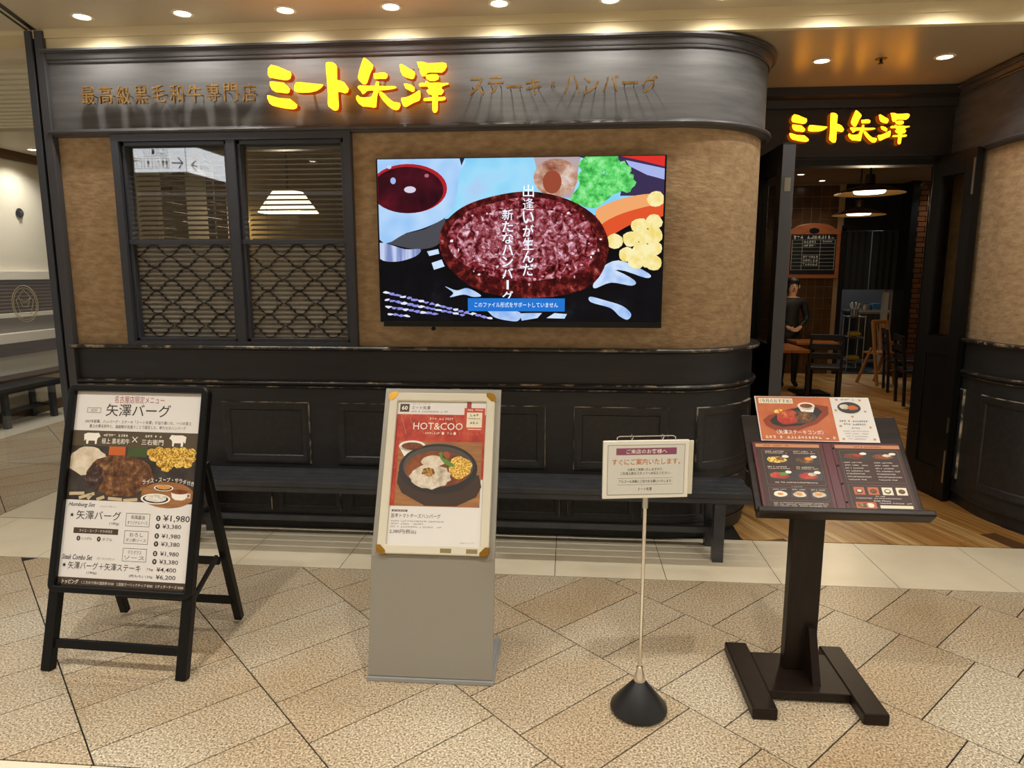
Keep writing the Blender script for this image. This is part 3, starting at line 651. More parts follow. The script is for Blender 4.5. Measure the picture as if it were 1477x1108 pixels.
for pts in ([(1100, 560), (1180, 520), (1310, 575), (1300, 595), (1180, 560), (1110, 590)], [(1080, 610), (1150, 560), (1250, 605), (1240, 628), (1150, 615), (1080, 640)],
            [(1060, 676), (1120, 690), (1200, 715), (1240, 750), (1225, 775), (1190, 760), (1150, 725), (1065, 700)], [(418, 632), (470, 650), (520, 640), (580, 672), (545, 678), (500, 668), (440, 680), (455, 660)],
            [(520, 690), (600, 735), (640, 768), (700, 782), (745, 782), (752, 745), (640, 720)], [(752, 750), (800, 748), (850, 748), (830, 770), (760, 782)], [(870, 770), (905, 748), (960, 752), (950, 772)],
            [(340, 480), (390, 470), (395, 490), (350, 500)], [(360, 530), (405, 515), (418, 545), (370, 560)]):
    TP(pts, noisemat('scr_sprout', [(.35, '8fb4ee'), (.6, 'cfe2fb')], 8, 2, ES), 7)
pat = [(396, 420), (428, 350), (500, 292), (600, 255), (740, 230), (860, 236), (980, 272), (1078, 335), (1126, 410), (1136, 480), (1108, 575), (1040, 640), (900, 676), (760, 682), (640, 668), (540, 634), (455, 570), (408, 500)]
TP(pat, m_crust, 9)
TP([(430, 420), (470, 350), (540, 302), (640, 275), (760, 252), (880, 262), (990, 305), (1060, 370), (1085, 440), (1070, 520), (1010, 570), (880, 600), (760, 610), (640, 590), (540, 555), (460, 500)], m_patty, 10)
TP([(470, 430), (520, 360), (620, 318), (760, 300), (900, 312), (1000, 360), (1040, 430), (1010, 500), (900, 540), (760, 556), (620, 540), (520, 500)], noisemat('scr_patty_top', [(.34, '22060a'), (.44, '6a1c22'), (.52, 'a0505a'), (.60, 'd4a4b4'), (.70, 'fbf0fa')], 30, 9, ES, dist=.6), 11)
rnd = random.Random(5)
for i in range(130):     # glistening specks on the meat
    a_, q = rnd.uniform(0, 6.283), math.sqrt(rnd.random()); x, y = 765 + 340 * q * math.cos(a_), 455 + 185 * q * math.sin(a_)
    T.blob(*U(x, y), rnd.uniform(3, 8) / 1236, rnd.uniform(3, 7) / 697, g_(rnd.choice(['f6e8f2', 'd8a8b4', '2a0608', '1c0406', 'b85058'])), 11, 7, .35, i)
for k in range(4):       # sparkling rim of the hot plate
    a = 660 + 32 * k
    for i in range(20 - 3 * k): T.blob(*U(150 + i * 26 + k * 5, a + i * (6.2 - 1.2 * k)), 15 / 1236, 5.5 / 697, g_('8f8fe0' if i % 3 else 'e4e8ff'), 3, 8, .4, i + k * 31) if a + i * 6.2 < 775 else None
m_w = g_('e6f2ff', 1.15)
tx = lambda s, x0, y0, x1, y1, **k: T.text(s, *U(x0, y0), *U(x1, y1), **k)
tx('出逢いが生んだ', 764, 198, 812, 588, m=m_w, l=12, bold=.012, vertical=True)
tx('新たなハンバーグ', 674, 300, 722, 700, m=m_w, l=12, bold=.012, vertical=True)
TP([(520, 684), (950, 684), (950, 741), (520, 741)], g_('1f74d0'), 14)
tx('このファイル形式をサポートしていません', 550, 701, 920, 724, m=m_w, l=15)
T.build('screen', tv, loc=(0, -.0005, .02))

# ------------------------------------------------------------------ long black slatted bench in front of the wall
def bench(name, label, L_, legs, loc, rot=0, depth=.285, h=.388, slats=4):
    b = thing(name, label, 'bench', loc, (0, 0, rot)); sw = depth / slats
    s0 = None
    for k in range(slats):
        y = k * sw
        s0 = B().box(0, L_, 0, sw - .009, -.028, 0).build('slat', M_BENCH, b, loc=(0, y, h), bevel=.003) if s0 is None else share(s0, b, (0, y, h))
    B().box(0, L_, .012, .03, -.062, -.028).build('front_apron', M_BENCH, b, loc=(0, 0, h)); B().box(0, L_, depth - .04, depth - .022, -.062, -.028).build('rear_apron', M_BENCH, b, loc=(0, 0, h))
    for x in legs:
        for y in (.022, depth - .045): B().box(x - .028, x + .028, y, y + .05 * (1 if y < .1 else .8), 0, h - .028).build('leg', M_BENCH, b, bevel=.002)
        B().box(x - .014, x + .014, .06, depth - .045, .12, .15).build('cross_rail', M_BENCH, b)
    B().box(legs[0], legs[-1], depth * .55, depth * .55 + .025, .11, .142).build('stretcher', M_BENCH, b)
    return b
M_BENCH = mat('black_bench_paint', '33353a', .3, var=(10, 4, '3e4045'))
bench('slatted_bench', 'long black slatted bench in front of the wall below the window and television', 3.16, (.105, 1.5, 2.995), (-2.20, 3.475, 0))
bench('slatted_bench', 'black slatted bench against the cream wall of the side passage', 1.75, (.12, 1.0, 1.62), (-5.42, 5.15, 0), R(90), .30, .40, 5)
# ------------------------------------------------------------------ printed-matter colours
INK = mat('ink_brown', '3c332c', .6); INKB = mat('ink_black', '1d1a18', .6); WHITE = mat('paper_white', 'e6e3e1', .5); INKR = mat('ink_red', 'a2403a', .6)
PW = mat('print_white', 'f4efe6', .5); PBAND = mat('print_umber', '564a38', .5); PBROWN = mat('print_brown', '4a3a2e', .5); PGREY = mat('print_grey', '8a847e', .6)
PLATE = noisemat('photo_hotplate', [(.35, '2b2522'), (.65, '4a423c')], 10, 3)
PATTY = noisemat('photo_patty', [(.3, '2a1810'), (.45, '5a3820'), (.55, '7a5030'), (.7, 'b08a5c')], 38, 7)
PCORN = noisemat('photo_corn', [(.3, 'b07c20'), (.5, 'e0b03c'), (.7, 'f4d678')], 150, 2, kind='voronoi')
PMASH = noisemat('photo_mash', [(.35, 'c8b49a'), (.6, 'e6dac6')], 18, 4); PWOOD = noisemat('photo_wood', [(.3, '8a5a34'), (.7, 'b07c4c')], 9, 4, stretch=(1, 1, 8))
PRED = noisemat('photo_red_cloth', [(.3, '8a1c14'), (.5, 'b83424'), (.7, 'd46a40')], 12, 5); PSAUCE = noisemat('photo_sauce', [(.35, '5c2a12'), (.7, '9a5426')], 14, 4)
PRICE = noisemat('photo_rice', [(.3, 'c0b8ac'), (.6, 'f0ece4')], 60, 4); PBOWL = mat('photo_iron', '2e2a2a', .4); PGREEN = mat('photo_green', '5c8c34', .5); PCAR = mat('photo_carrot', 'c8642c', .5)
PORNG = noisemat('photo_orange_table', [(.3, 'b85c34'), (.7, 'd27a4c')], 7, 3); PEGG = mat('photo_egg', 'f0ead8', .5); PYOLK = mat('photo_yolk', 'e09030', .5); PCREAM = mat('print_cream', 'ece4cc', .5)
PCHEESE = noisemat('photo_cheese', [(.3, 'a89684'), (.5, 'd8ccb8'), (.7, 'f2eade')], 26, 4)

# ------------------------------------------------------------------ black A-frame board
af = thing('a_frame_sign', 'black folding A-frame signboard with hamburg menu poster', 'signboard', (-1.700, 2.262, 0), (0, 0, R(-2.2)))
TILT = R(-15.9)
def slope(s_, off=0): return (0, s_ * math.sin(-TILT) + off, s_ * math.cos(TILT))   # point up the leaning front plane
hw = .297
fp = [(-hw, .30), (hw, .30), (hw, 1.098), (-hw, 1.098)]
def rail(p, q, w_, d_): return B().bar((p[0], 0, p[1]), (q[0], 0, q[1]), d_, w_, (0, 1, 0))
for sx in (-1, 1):
    B().box(sx * (hw - .022) - .021, sx * (hw - .022) + .021, -.014, .020, 0, .33).build('front_leg', M_BLACK, af, rot=(TILT, 0, 0), bevel=.004)
B().box(-hw + .03, hw - .03, -.006, .014, .085, .118).build('front_crossbar', M_BLACK, af, rot=(TILT, 0, 0), bevel=.002)
fo = B()
def rr(w0, h0, w1, h1, r, n=5):
    pts = []
    for cx, cz, a0 in ((w1 - r, h1 - r, 0), (w0 + r, h1 - r, 90), (w0 + r, h0 + r, 180), (w1 - r, h0 + r, 270)):
        pts += [(cx + r * math.cos(R(a0 + 90 * k / n)), cz + r * math.sin(R(a0 + 90 * k / n))) for k in range(n + 1)]
    return pts
def ringframe(b, outer, inner, y0, y1):
    n = len(outer); vs = [(x, y0, z) for x, z in outer] + [(x, y0, z) for x, z in inner] + [(x, y1, z) for x, z in outer] + [(x, y1, z) for x, z in inner]
    fs = []
    for i in range(n):
        j = (i + 1) % n; fs += [(i, j, n + j, n + i), (2 * n + j, 2 * n + i, 3 * n + i, 3 * n + j), (j, i, 2 * n + i, 2 * n + j), (n + i, n + j, 3 * n + j, 3 * n + i)]
    return b.add(vs, fs)
ringframe(fo, rr(-hw, .295, hw, 1.103, .03), rr(-hw + .029, .322, hw - .029, 1.076, .002), -.026, .012).build('poster_frame', M_BLACK, af, rot=(TILT, 0, 0), bevel=.006)
B().box(-hw + .02, hw - .02, -.004, .008, .31, 1.09).build('backing_board', M_BLACK, af, rot=(TILT, 0, 0))
for sx in (-1, 1):
    p = Vector(slope(.80)); b_ = B().bar((sx * .272, p.y + .03, p.z), (sx * .268, .438, .018), .03, .034, (1, 0, 0)); b_.build('rear_leg', M_BLACK, af, bevel=.004)
    B().bar((sx * .268, .30, .36), (sx * .268, .13, .27), .018, .012, (1, 0, 0)).build('brace', M_BLACK, af)
B().box(-.262, .262, .318, .334, .315, .345).build('rear_crossbar', M_BLACK, af); B().box(-.262, .262, .392, .410, .105, .135).build('rear_crossbar', M_BLACK, af)
W_, H_ = 2 * hw - .056, .756
A = Print(W_, H_)
A.text('名古屋店限定メニュー', .305, .02, .70, .058, INKR, 3)
A.frame(.095, .084, .205, .112, .004, PGREY); A.text('NEW', .125, .09, .175, .106, PGREY, 3)
A.text('矢澤バーグ', .245, .062, .755, .128, INK, 3, .018)
A.text('2007年創業、ハンバーグ・ステーキ「ミート矢澤」が辿り着いた、一つの答え', .085, .147, .925, .165, INK, 3)
A.text('最上の黒毛和牛と、国産豚が出逢うことで誕生した、新たなるハンバーグ', .125, .172, .885, .19, INK, 3)
A.rect(0, .205, 1, .285, PBAND, 2)
cow = [(.09, .225), (.12, .217), (.18, .218), (.205, .216), (.215, .226), (.222, .236), (.205, .241), (.197, .252), (.195, .275), (.183, .275), (.18, .258), (.13, .258), (.128, .275), (.113, .275), (.11, .25), (.095, .26)]
A.poly(cow, PW, 3); A.poly([(1 - x + .0 if False else .985 - x, y) for x, y in reversed(cow)], PW, 3)
A.scrib(.245, .22, .44, .234, PW, 1, 3); A.text('極上 黒毛和牛', .235, .243, .455, .272, PW, 3, .015)
A.line((.475, .232), (.515, .26), .003, PW, 3); A.line((.515, .232), (.475, .26), .003, PW, 3)
A.scrib(.575, .22, .705, .233, PW, 2, 3); A.text('三右衛門', .55, .243, .72, .272, PW, 3, .015)
A.rect(0, .285, 1, .565, PLATE, 2)
A.blob(.14, .365, .15, .075, PMASH, 3, 24, .06, 3); A.rect(.30, .285, .43, .33, PCAR, 3); A.rect(.45, .285, .60, .335, mat('photo_spinach', '46552c', .5), 3)
for i, (u, v) in enumerate([(.64, .31), (.70, .30), (.76, .305), (.82, .30), (.88, .30), (.94, .305), (.66, .335), (.73, .335), (.80, .33), (.87, .332), (.94, .335), (.72, .362), (.78, .365), (.85, .362), (.92, .36), (.76, .385)]):
    A.blob(u, v, .042, .022, PCORN, 4, 10, .12, i)
A.blob(.40, .435, .27, .105, PATTY, 5, 30, .05, 9)
A.poly([(.14, .42), (.2, .37), (.26, .40), (.28, .46), (.24, .52), (.17, .50), (.14, .46)], noisemat('photo_patty_dark', [(.3, '1c1210'), (.55, '46302a'), (.72, '8a7070')], 50, 6), 6)
for a, b_ in (((.02, .535), (.14, .53)), ((.1, .555), (.22, .53)), ((.24, .56), (.3, .545)), ((.33, .552), (.44, .556)), ((.45, .56), (.56, .552)), ((.17, .56), (.2, .535))): A.line(a, b_, .012, mat('photo_sprout', 'cdb996', .5), 5)
A.ell(.79, .523, .205, .066, PWOOD, 7)
for u, v, ru, rv, mm in ((.70, .545, .115, .027, PRICE), (.755, .488, .075, .016, mat('photo_salad', 'd09a50', .5))):
    A.ell(u, v, ru, rv, PW, 8); A.ell(u, v, ru * .86, rv * .8, PBOWL, 9); A.blob(u, v - .004, ru * .72, rv * .72, mm, 10, 20, .06, 5)
A.poly([(.815, .505), (.945, .505), (.93, .54), (.90, .548), (.85, .546), (.825, .535)], PW, 8); A.ell(.88, .505, .066, .012, PSAUCE, 9); A.frame(.935, .512, .965, .535, .006, PW, 8)
arc = 'ライス・スープ・サラダ付き'
for i, ch in enumerate(arc):
    t = i / (len(arc) - 1); u = .60 + .375 * t; v = .462 - .016 * math.sin(math.pi * t)
    if ch == '・': A.ell(u, v, .004, .003, PW, 11, 10)
    elif ch == 'ー': A.rect(u - .011, v - .002, u + .011, v + .002, PW, 11)
    else: A.text(ch, u - .013, v - .011, u + .013, v + .011, PW, 11, .01)
A.text('Humburg Set', .025, .578, .235, .604, INKB, 3, .012, .35); A.text('ハンバーグセット', .275, .588, .40, .60, PGREY, 3)
def star(u, v, r): A.poly([(u + (r if k % 2 == 0 else r * .42) * math.sin(k * math.pi / 5), v - (r if k % 2 == 0 else r * .42) * math.cos(k * math.pi / 5) * W_ / H_) for k in range(10)], INKB, 3)
star(.06, .643, .018); A.text('矢澤バーグ', .095, .618, .445, .664, INK, 3, .012); A.text('(180g)', .36, .672, .435, .688, INK, 3)
A.rect(.085, .706, .435, .735, PBROWN, 2); A.text('ライス・スープ・サラダ付き', .13, .713, .39, .728, PW, 3)
for u, s_ in ((.12, 'シングル'), (.28, 'ダブル')): A.ell(u + .01, .76, .015, .0125, INKB, 3); A.text('SW'[u > .2], u + .004, .754, u + .016, .766, PW, 4); A.text(s_, u + .035, .752, u + .115, .768, INK, 3)
for k, (s1, s2) in enumerate((('和風醤油', 'オリジナルソース'), ('おろし', 'ポン酢ソース'), ('デミグラス', 'ソース'))):
    v = .622 + k * .088; A.frame(.485, v, .67, v + .066, .003, INK, 3); A.text(s1, .525, v + .01, .63, v + .03, INK, 3); A.text(s2, .50, v + .038, .655, v + .056, INK, 3)
    for q, (ch, pr) in enumerate((('S', '¥1,980'), ('W', '¥3,380'))):
        vv = v + .008 + q * .04; big = k == 0 and q == 0
        A.ell(.735, vv + .012, .017, .0135, INKB, 3); A.text(ch, .728, vv + .005, .742, vv + .019, PW, 4, .02); A.text(pr, .772, vv - (.006 if big else 0), .975 if big else .915, vv + (.03 if big else .025), INKB, 3, .008)
A.text('Steak Combo Set', .015, .842, .255, .868, INKB, 3, .012, .35); A.text('ステーキコンボセット', .29, .85, .43, .864, PGREY, 3)
star(.04, .897, .018); A.text('矢澤バーグ＋矢澤ステーキ', .07, .878, .635, .915, INK, 3, .012); A.text('(180g)', .22, .924, .30, .938, INK, 3)
A.text('75g', .68, .892, .73, .906, INK, 3); A.text('¥4,400', .755, .885, .905, .91, INKB, 3, .008); A.text('(肉もも) 150g', .55, .927, .73, .943, INK, 3); A.text('¥6,200', .755, .922, .905, .947, INKB, 3, .008)
A.rect(0, .957, 1, 1, PBROWN, 2); A.text('トッピング', .035, .966, .165, .99, PW, 3, .015, .2); A.text('1.こだわり卵の温泉卵 ¥150　2.国産ガーリックチップ ¥200　3.チェダーチーズ ¥200', .19, .971, .97, .987, PW, 3)
A.build('poster', af, WHITE, loc=slope(.321, -.006), rot=(TILT, 0, 0))

# ------------------------------------------------------------------ grey floor stand with a framed poster
gs = thing('poster_stand', 'grey metal floor stand holding a cream framed cheese hamburg poster', 'poster stand', (-.497, 2.31, 0), (0, 0, R(.4)))
M_GST = mat('stand_grey_paint', '9a968c', .42, .25); M_GST2 = mat('stand_grey_edge', 'a9acae', .4, .4)
g = B(); hw2 = .234
prof = [(0, .02), (.095, .452), (.383, 1.043), (.392, 1.038), (.106, .448), (.012, .02)]
for x in (-hw2, hw2): g.v += [(x, y, z) for y, z in prof]
g.f = [[5, 4, 3, 2, 1, 0], [6, 7, 8, 9, 10, 11]] + [[i, (i + 1) % 6, 6 + (i + 1) % 6, 6 + i] for i in range(6)]; g.mi = [0] * 8
g.build('folded_panel', M_GST, gs, bevel=.0015)
B().box(-hw2 - .004, hw2 + .004, -.006, .30, 0, .018).build('base_plate', M_GST2, gs, bevel=.003)
B().bar((hw2 - .01, .015, .02), (hw2 - .01, .29, .02), .012, .025).build('base_lip', M_GST2, gs)
B().add([(x, y, z) for x in (-.08, .08) for y, z in ((.29, .018), (.298, .018), (.16, .50), (.152, .50))], [(0, 1, 2, 3), (7, 6, 5, 4)] + [(i, (i + 1) % 4, 4 + (i + 1) % 4, 4 + i) for i in range(4)]).build('rear_support', M_GST2, gs)
T2 = -math.atan2(.288, .591); FW, FH = .212, .628
M_IVORY = mat('ivory_frame', 'd9d3c0', .4); M_BRASS = mat('frame_brass', 'b48a38', .25, .9)
pf = B(); ringframe(pf, rr(-FW, 0, FW, FH, .022), rr(-FW + .034, .034, FW - .034, FH - .034, .002), -.022, -.002)
pf = pf.build('poster_frame', M_IVORY, gs, loc=(0, .101, .458), rot=(T2, 0, 0), bevel=.005)
for sx in (-1, 1):
    for zz, sz in ((0, 1), (FH, -1)):
        c = B(); q = [(sx * (FW + .0015), zz + sz * .032)] + [(sx * (FW + .0015 - .02 + .02 * math.cos(R(a))), zz - sz * .0015 + sz * (.02 - .02 * math.sin(R(a)))) for a in range(0, 91, 15)] + [(sx * (FW - .034), zz - sz * .0015), (sx * (FW - .034), zz + sz * .012), (sx * (FW - .014), zz + sz * .032)]
        c.prism(q, -.0245, -.001); c.build('corner_cap', M_BRASS, pf)
for x in (.03, .128): B().box(x, x + .042, -.0232, -.0215, .008, .024).build('tape', mat('brown_tape', '8c7c54', .5), pf)
W_, H_ = 2 * FW - .066, FH - .066
A = Print(W_, H_)
A.rect(.03, .02, .135, .078, PBROWN, 2); A.text('60', .05, .034, .115, .064, PW, 3, .02)
A.text('ステーキ ハンバーグ', .165, .012, .37, .026, PGREY, 3); A.text('ミート矢澤', .165, .034, .37, .06, INK, 3, .01); A.scrib(.16, .068, .57, .081, PGREY, 2, 3)
A.rect(0, .095, 1, .55, PRED, 2)
for i in range(9): A.line((.05 + .1 * i, .10 + .02 * (i % 3)), (.12 + .1 * i, .24 - .02 * (i % 2)), .0012, mat('photo_gold_thread', 'c89a5c', .5), 3)
A.scrib(.37, .118, .53, .134, PCREAM, 3, 4); A.text('FEST', .55, .118, .64, .134, PCREAM, 4); A.text('HOT&COO', .195, .155, .745, .205, PW, 4, .0); A.scrib(.33, .222, .50, .238, PCREAM, 5, 4); A.ell(.53, .23, .014, .011, PCREAM, 4); A.scrib(.57, .222, .64, .238, PCREAM, 6, 4); A.ell(.66, .23, .014, .011, PCREAM, 4)
A.rect(.78, .0, .83, .05, INKR, 6); A.rect(.755, .045, .985, .215, mat('coupon_red', 'c44a30', .5), 5); A.scrib(.79, .052, .96, .066, PW, 7, 7); A.rect(.785, .077, .955, .185, PCREAM, 6); A.scrib(.82, .088, .92, .105, INK, 8, 7); A.scrib(.80, .115, .94, .128, INK, 9, 7); A.scrib(.82, .14, .92, .16, INKR, 10, 7); A.rect(.80, .195, .95, .2, PCREAM, 6)
A.rect(.05, .29, .97, .74, PWOOD, 4)
A.poly([(0, .29), (.05, .29), (.05, .74), (0, .74)], PRED, 3)
A.ell(.20, .325, .15, .04, PW, 5); A.poly([(.05, .325), (.35, .325), (.30, .40), (.12, .40)], PW, 5); A.ell(.20, .325, .12, .027, PSAUCE, 6)
A.poly([(.07, .50), (.95, .52), (.98, .60), (.93, .67), (.72, .735), (.38, .735), (.12, .65), (.06, .58)], mat('photo_tray', '3f2c22', .5), 5)
A.ell(.50, .48, .43, .175, PBOWL, 6, 40); A.ell(.50, .465, .385, .142, mat('photo_iron_rim', '55504e', .3), 7, 40); A.ell(.50, .48, .36, .125, PSAUCE, 8, 40)
A.blob(.44, .43, .13, .04, PMASH, 9, 20, .06, 2); A.blob(.74, .47, .13, .075, PCORN, 9, 24, .1, 4); A.blob(.58, .385, .045, .025, mat('photo_potato', 'a0522c', .5), 10, 12, .1, 5)
A.poly([(.50, .37), (.53, .365), (.60, .42), (.68, .45), (.66, .468), (.58, .45), (.52, .41)], PGREEN, 10)
A.blob(.42, .535, .225, .085, PCHEESE, 11, 26, .07, 8); A.blob(.40, .505, .075, .03, noisemat('photo_onion', [(.4, '6a4218'), (.6, 'c89848')], 90, 3), 12, 16, .15, 3)
A.rect(.03, .765, .20, .778, PBROWN, 2); A.scrib(.045, .767, .185, .776, PW, 4, 3)
A.text('旨辛トマトチーズハンバーグ', .03, .79, .56, .82, INK, 3, .012)
for k in range(3): A.scrib(.03, .835 + .019 * k, (.60, .38, .58)[k], .847 + .019 * k, PGREY, k)
A.text('2,380円(税込)', .025, .896, .31, .928, INKB, 3, .01); A.text('※写真はイメージです', .78, .972, .93, .98, PGREY, 3)
A.build('poster', pf, WHITE, loc=(0, -.008, .033))

# ------------------------------------------------------------------ small notice on a pole with a cone foot
ps = thing('notice_stand', 'small white visitor notice on a slim pole with black cone foot', 'sign stand', (.259, 2.212, 0), (0, 0, R(9)))
B().lathe([(.001, .004), (.090, .004), (.098, .012), (.096, .022), (.022, .112), (.018, .116)], 36).build('cone_base', mat('black_rubber', '1c1c1e', .42), ps, smooth=True)
B().lathe([(.020, .112), (.020, .124), (.012, .15), (.010, .165), (.006, .168)], 20).build('collar', M_CHROME, ps, smooth=True)
B().tube([(0, 0, .15), (0, 0, .775)], .0062, 12).build('pole', M_CHROME, ps, smooth=True)
B().tube([(0, 0, .735), (0, 0, .775)], .010, 12).build('socket', M_STEEL, ps, smooth=True)
nb = B().box(-.146, .138, -.012, .0, .772, .966).build('sign_board', mat('board_ivory', 'e4e1d6', .45), ps, bevel=.002)
B().box(-.135, .158, .002, .010, .778, .960).build('second_board', mat('board_ivory2', 'd2cdb8', .5), ps, bevel=.002)
cl2 = B().tube([(-.10, -.004, .966), (-.10, -.004, .976), (-.092, -.004, .980), (.085, -.004, .980), (.093, -.004, .976), (.093, -.004, .966)], .0018, 6); cl2.build('clip_wire', M_CHROME, ps)
for x in (-.052, .05): B().tube([(x, -.004, .966), (x + .004, -.008, .978), (x, -.004, .985), (x - .004, 0, .978), (x, -.004, .966)], .0013, 5).build('clip_ring', M_CHROME, ps)
A = Print(.256, .168); PURP = mat('print_plum', '8a4a66', .5); PO = mat('print_orange', 'c8743c', .5)
A.frame(0, 0, 1, 1, .006, PGREY, 1); A.rect(.11, .065, .89, .20, PURP, 2); A.text('ご来店のお客様へ', .24, .088, .765, .178, PW, 3, .01)
A.text('すぐにご案内いたします。', .06, .275, .94, .40, PO, 3, .015); A.text('お席をご用意いたしますので、', .26, .465, .72, .52, INK, 3); A.text('ご利用人数をスタッフへお伝えください。', .17, .54, .82, .60, INK, 3)
A.rect(.13, .665, .85, .671, PGREY, 2); A.text('アルコール消毒にご協力をお願いいたします。', .15, .70, .845, .76, INK, 3); A.rect(.13, .795, .85, .801, PGREY, 2); A.text('ミート矢澤', .40, .855, .58, .92, INK, 3)
A.build('notice_print', nb, mat('paper_cool', 'd4d4cc', .5), loc=(-.004, -.0124, .785))

# ------------------------------------------------------------------ dark wooden menu lectern
lc = thing('menu_lectern', 'dark brown wooden lectern with a sloping top holding an open menu', 'lectern', (.872, 2.40, 0), (0, 0, R(0)))
M_LW = mat('espresso_wood', '170f0c', .4, var=(9, 6, '21160f'), stretch=(4, 4, .6), spec=.3); M_LWT = mat('espresso_wood_top', '17100d', .4, var=(9, 7, '2b2019'), stretch=(.6, 5, 5), spec=.3)
for x in (-.19, .175): 
    f_ = B(); f_.hprism([(-.0425, -.21), (.0425, -.21), (.0425, .225), (-.0425, .225)], 0, .042); f_.build('foot', M_LW, lc, loc=(x, 0, 0), bevel=.006)
B().box(-.15, .135, -.10, .16, .012, .040).build('base_board', M_LW, lc, bevel=.004)
B().box(-.055, .058, .045, .095, .04, .80).build('post', M_LW, lc, bevel=.004)
gp = B(); gp.add([(x, y, z) for x in (-.014, .014) for y, z in ((-.06, .04), (.045, .04), (.045, .22), (.02, .22))], [(0, 1, 2, 3), (7, 6, 5, 4)] + [(i, (i + 1) % 4, 4 + (i + 1) % 4, 4 + i) for i in range(4)]); gp.build('brace', M_LW, lc, loc=(.03, 0, 0))
LT = R(-44.5); LB = (.045, -.095, .715)     # lower edge of the sloping top, and its lean
top = B().box(-.275, .275, 0, .022, -.01, .375).build('sloping_top', M_LWT, lc, loc=LB, rot=(LT, 0, 0), bevel=.004)
B().box(-.275, .295, -.034, .022, -.032, -.008).build('ledge', M_LWT, lc, loc=LB, rot=(LT, 0, 0), bevel=.006)
B().bar((-.16, -.03, .665), (-.16, .09, .765), .045, .025).build('bracket', M_LW, lc); B().box(-.22, .21, .045, .10, .74, .79).build('top_rail', M_LW, lc)
def on_top(x, y, z):      # world place of a point given in the frame of the sloping top
    v = Matrix.Rotation(LT, 3, 'X') @ Vector((x, y, z)); return (lc.location.x + LB[0] + v.x, lc.location.y + LB[1] + v.y, lc.location.z + LB[2] + v.z)
mb = thing('menu_book', 'open maroon menu book with clear-sleeved food pages on the lectern', 'menu', on_top(.006, -.0005, -.006), (LT, 0, R(.8)))
M_MAR = mat('maroon_cover', '5a2029', .45)
B().box(-.258, .252, -.007, 0, 0, .262).build('cover', M_MAR, mb, bevel=.002)
for x in (-.013, .017): B().box(x - .001, x + .001, -.0085, -.007, 0, .262).build('spine_groove', mat('maroon_dark', '3a141b', .5), mb)
for k in range(4): B().lathe([(.001, .003), (.004, .002), (.004, 0)], 10).build('screw_post', M_BLACK, mb, loc=(.022, -.0072, .03 + .07 * k), rot=(R(90), 0, 0))
PPG = mat('menu_page_umber', '4a3633', .45, spec=.3); PSAL = mat('menu_header', 'c88a62', .5)
def tile(A, u0, v0, u1, v1, a, b_, sd):
    A.rect(u0, v0, u1, v1, PBOWL, 2); cu, cv = (u0 + u1) / 2, (v0 + v1) / 2; ru, rv = (u1 - u0) / 2, (v1 - v0) / 2
    A.blob(cu - ru * .1, cv + rv * .1, ru * .75, rv * .62, a, 3, 16, .12, sd); A.blob(cu + ru * .2, cv - rv * .15, ru * .32, rv * .34, b_, 4, 12, .1, sd + 1)
    A.blob(cu + ru * .62, cv - rv * .55, ru * .25, rv * .3, PW, 4, 10, .1, sd + 2)
A = Print(.222, .248); A.rect(.0, .0, 1, .055, PSAL, 1); A.scrib(.12, .016, .52, .04, INKB, 1, 2); A.frame(.08, .10, .97, .66, .003, PGREY, 1); A.frame(.08, .70, .97, .90, .003, PGREY, 1)
for i, (u, v, a, b_) in enumerate(((.11, .17, PCORN, PATTY), (.55, .17, PATTY, PYOLK), (.11, .42, PRED, PGREEN), (.55, .42, PRED, PCHEESE))):
    tile(A, u, v, u + .40, v + .165, a, b_, i * 7); A.scrib(u + .02, v - .055, u + .32, v - .036, PW, i, 2); A.scrib(u + .02, v - .027, u + .36, v - .01, PCREAM, i + 4, 2)
A.scrib(.2, .61, .85, .63, PW, 11, 2); A.text('トッピング', .44, .675, .6, .69, PW, 2)
for i, u in enumerate((.12, .41, .70)): A.rect(u, .745, u + .25, .86, PBOWL, 2); A.blob(u + .125, .80, .10, .045, PEGG if i < 1 else PCHEESE, 3, 14, .1, i); A.blob(u + .125, .80, .045, .02, PYOLK, 4, 10, .1, i); A.scrib(u + .02, .72, u + .23, .737, PW, i, 2)
for k in range(3): A.scrib(.12, .925 + .024 * k, .93, .938 + .024 * k, PW, k, 2)
A.build('left_page', mb, PPG, loc=(-.137, -.0075, .006))
A = Print(.222, .248); A.rect(0, 0, 1, .055, PSAL, 1); A.scrib(.3, .016, .72, .04, INKB, 2, 2); A.frame(.05, .09, .95, .60, .003, PGREY, 1); A.frame(.05, .64, .95, .97, .003, PGREY, 1)
tile(A, .06, .11, .49, .245, PSAUCE, PRED, 3); tile(A, .51, .11, .94, .245, PSAUCE, PCHEESE, 8)
for k in range(7):
    for u in (.08, .54): A.scrib(u, .275 + .045 * k, u + (.36 if k % 2 else .28), .293 + .045 * k, PW, k, 2)
for i, u in enumerate((.12, .33, .54, .75)): A.rect(u, .67, u + .16, .785, PORNG if i < 2 else PCREAM, 2); A.ell(u + .08, .73, .05, .035, PBOWL, 3); A.ell(u + .08, .725, .035, .02, PSAUCE if i % 2 else PCREAM, 4)
A.scrib(.42, .80, .56, .815, PW, 3, 2); A.scrib(.12, .83, .8, .845, PW, 4, 2); A.text('Kids Menu', .38, .865, .62, .885, PW, 2)
A.rect(.10, .895, .40, .99, PORNG, 2); A.blob(.2, .945, .08, .035, PATTY, 3, 12, .1, 3); A.blob(.31, .945, .06, .035, PEGG, 3, 12, .1, 4); A.scrib(.45, .90, .93, .918, PW, 6, 2); A.rect(.45, .94, .93, .985, PCREAM, 2)
A.build('right_page', mb, PPG, loc=(.139, -.0075, .006))
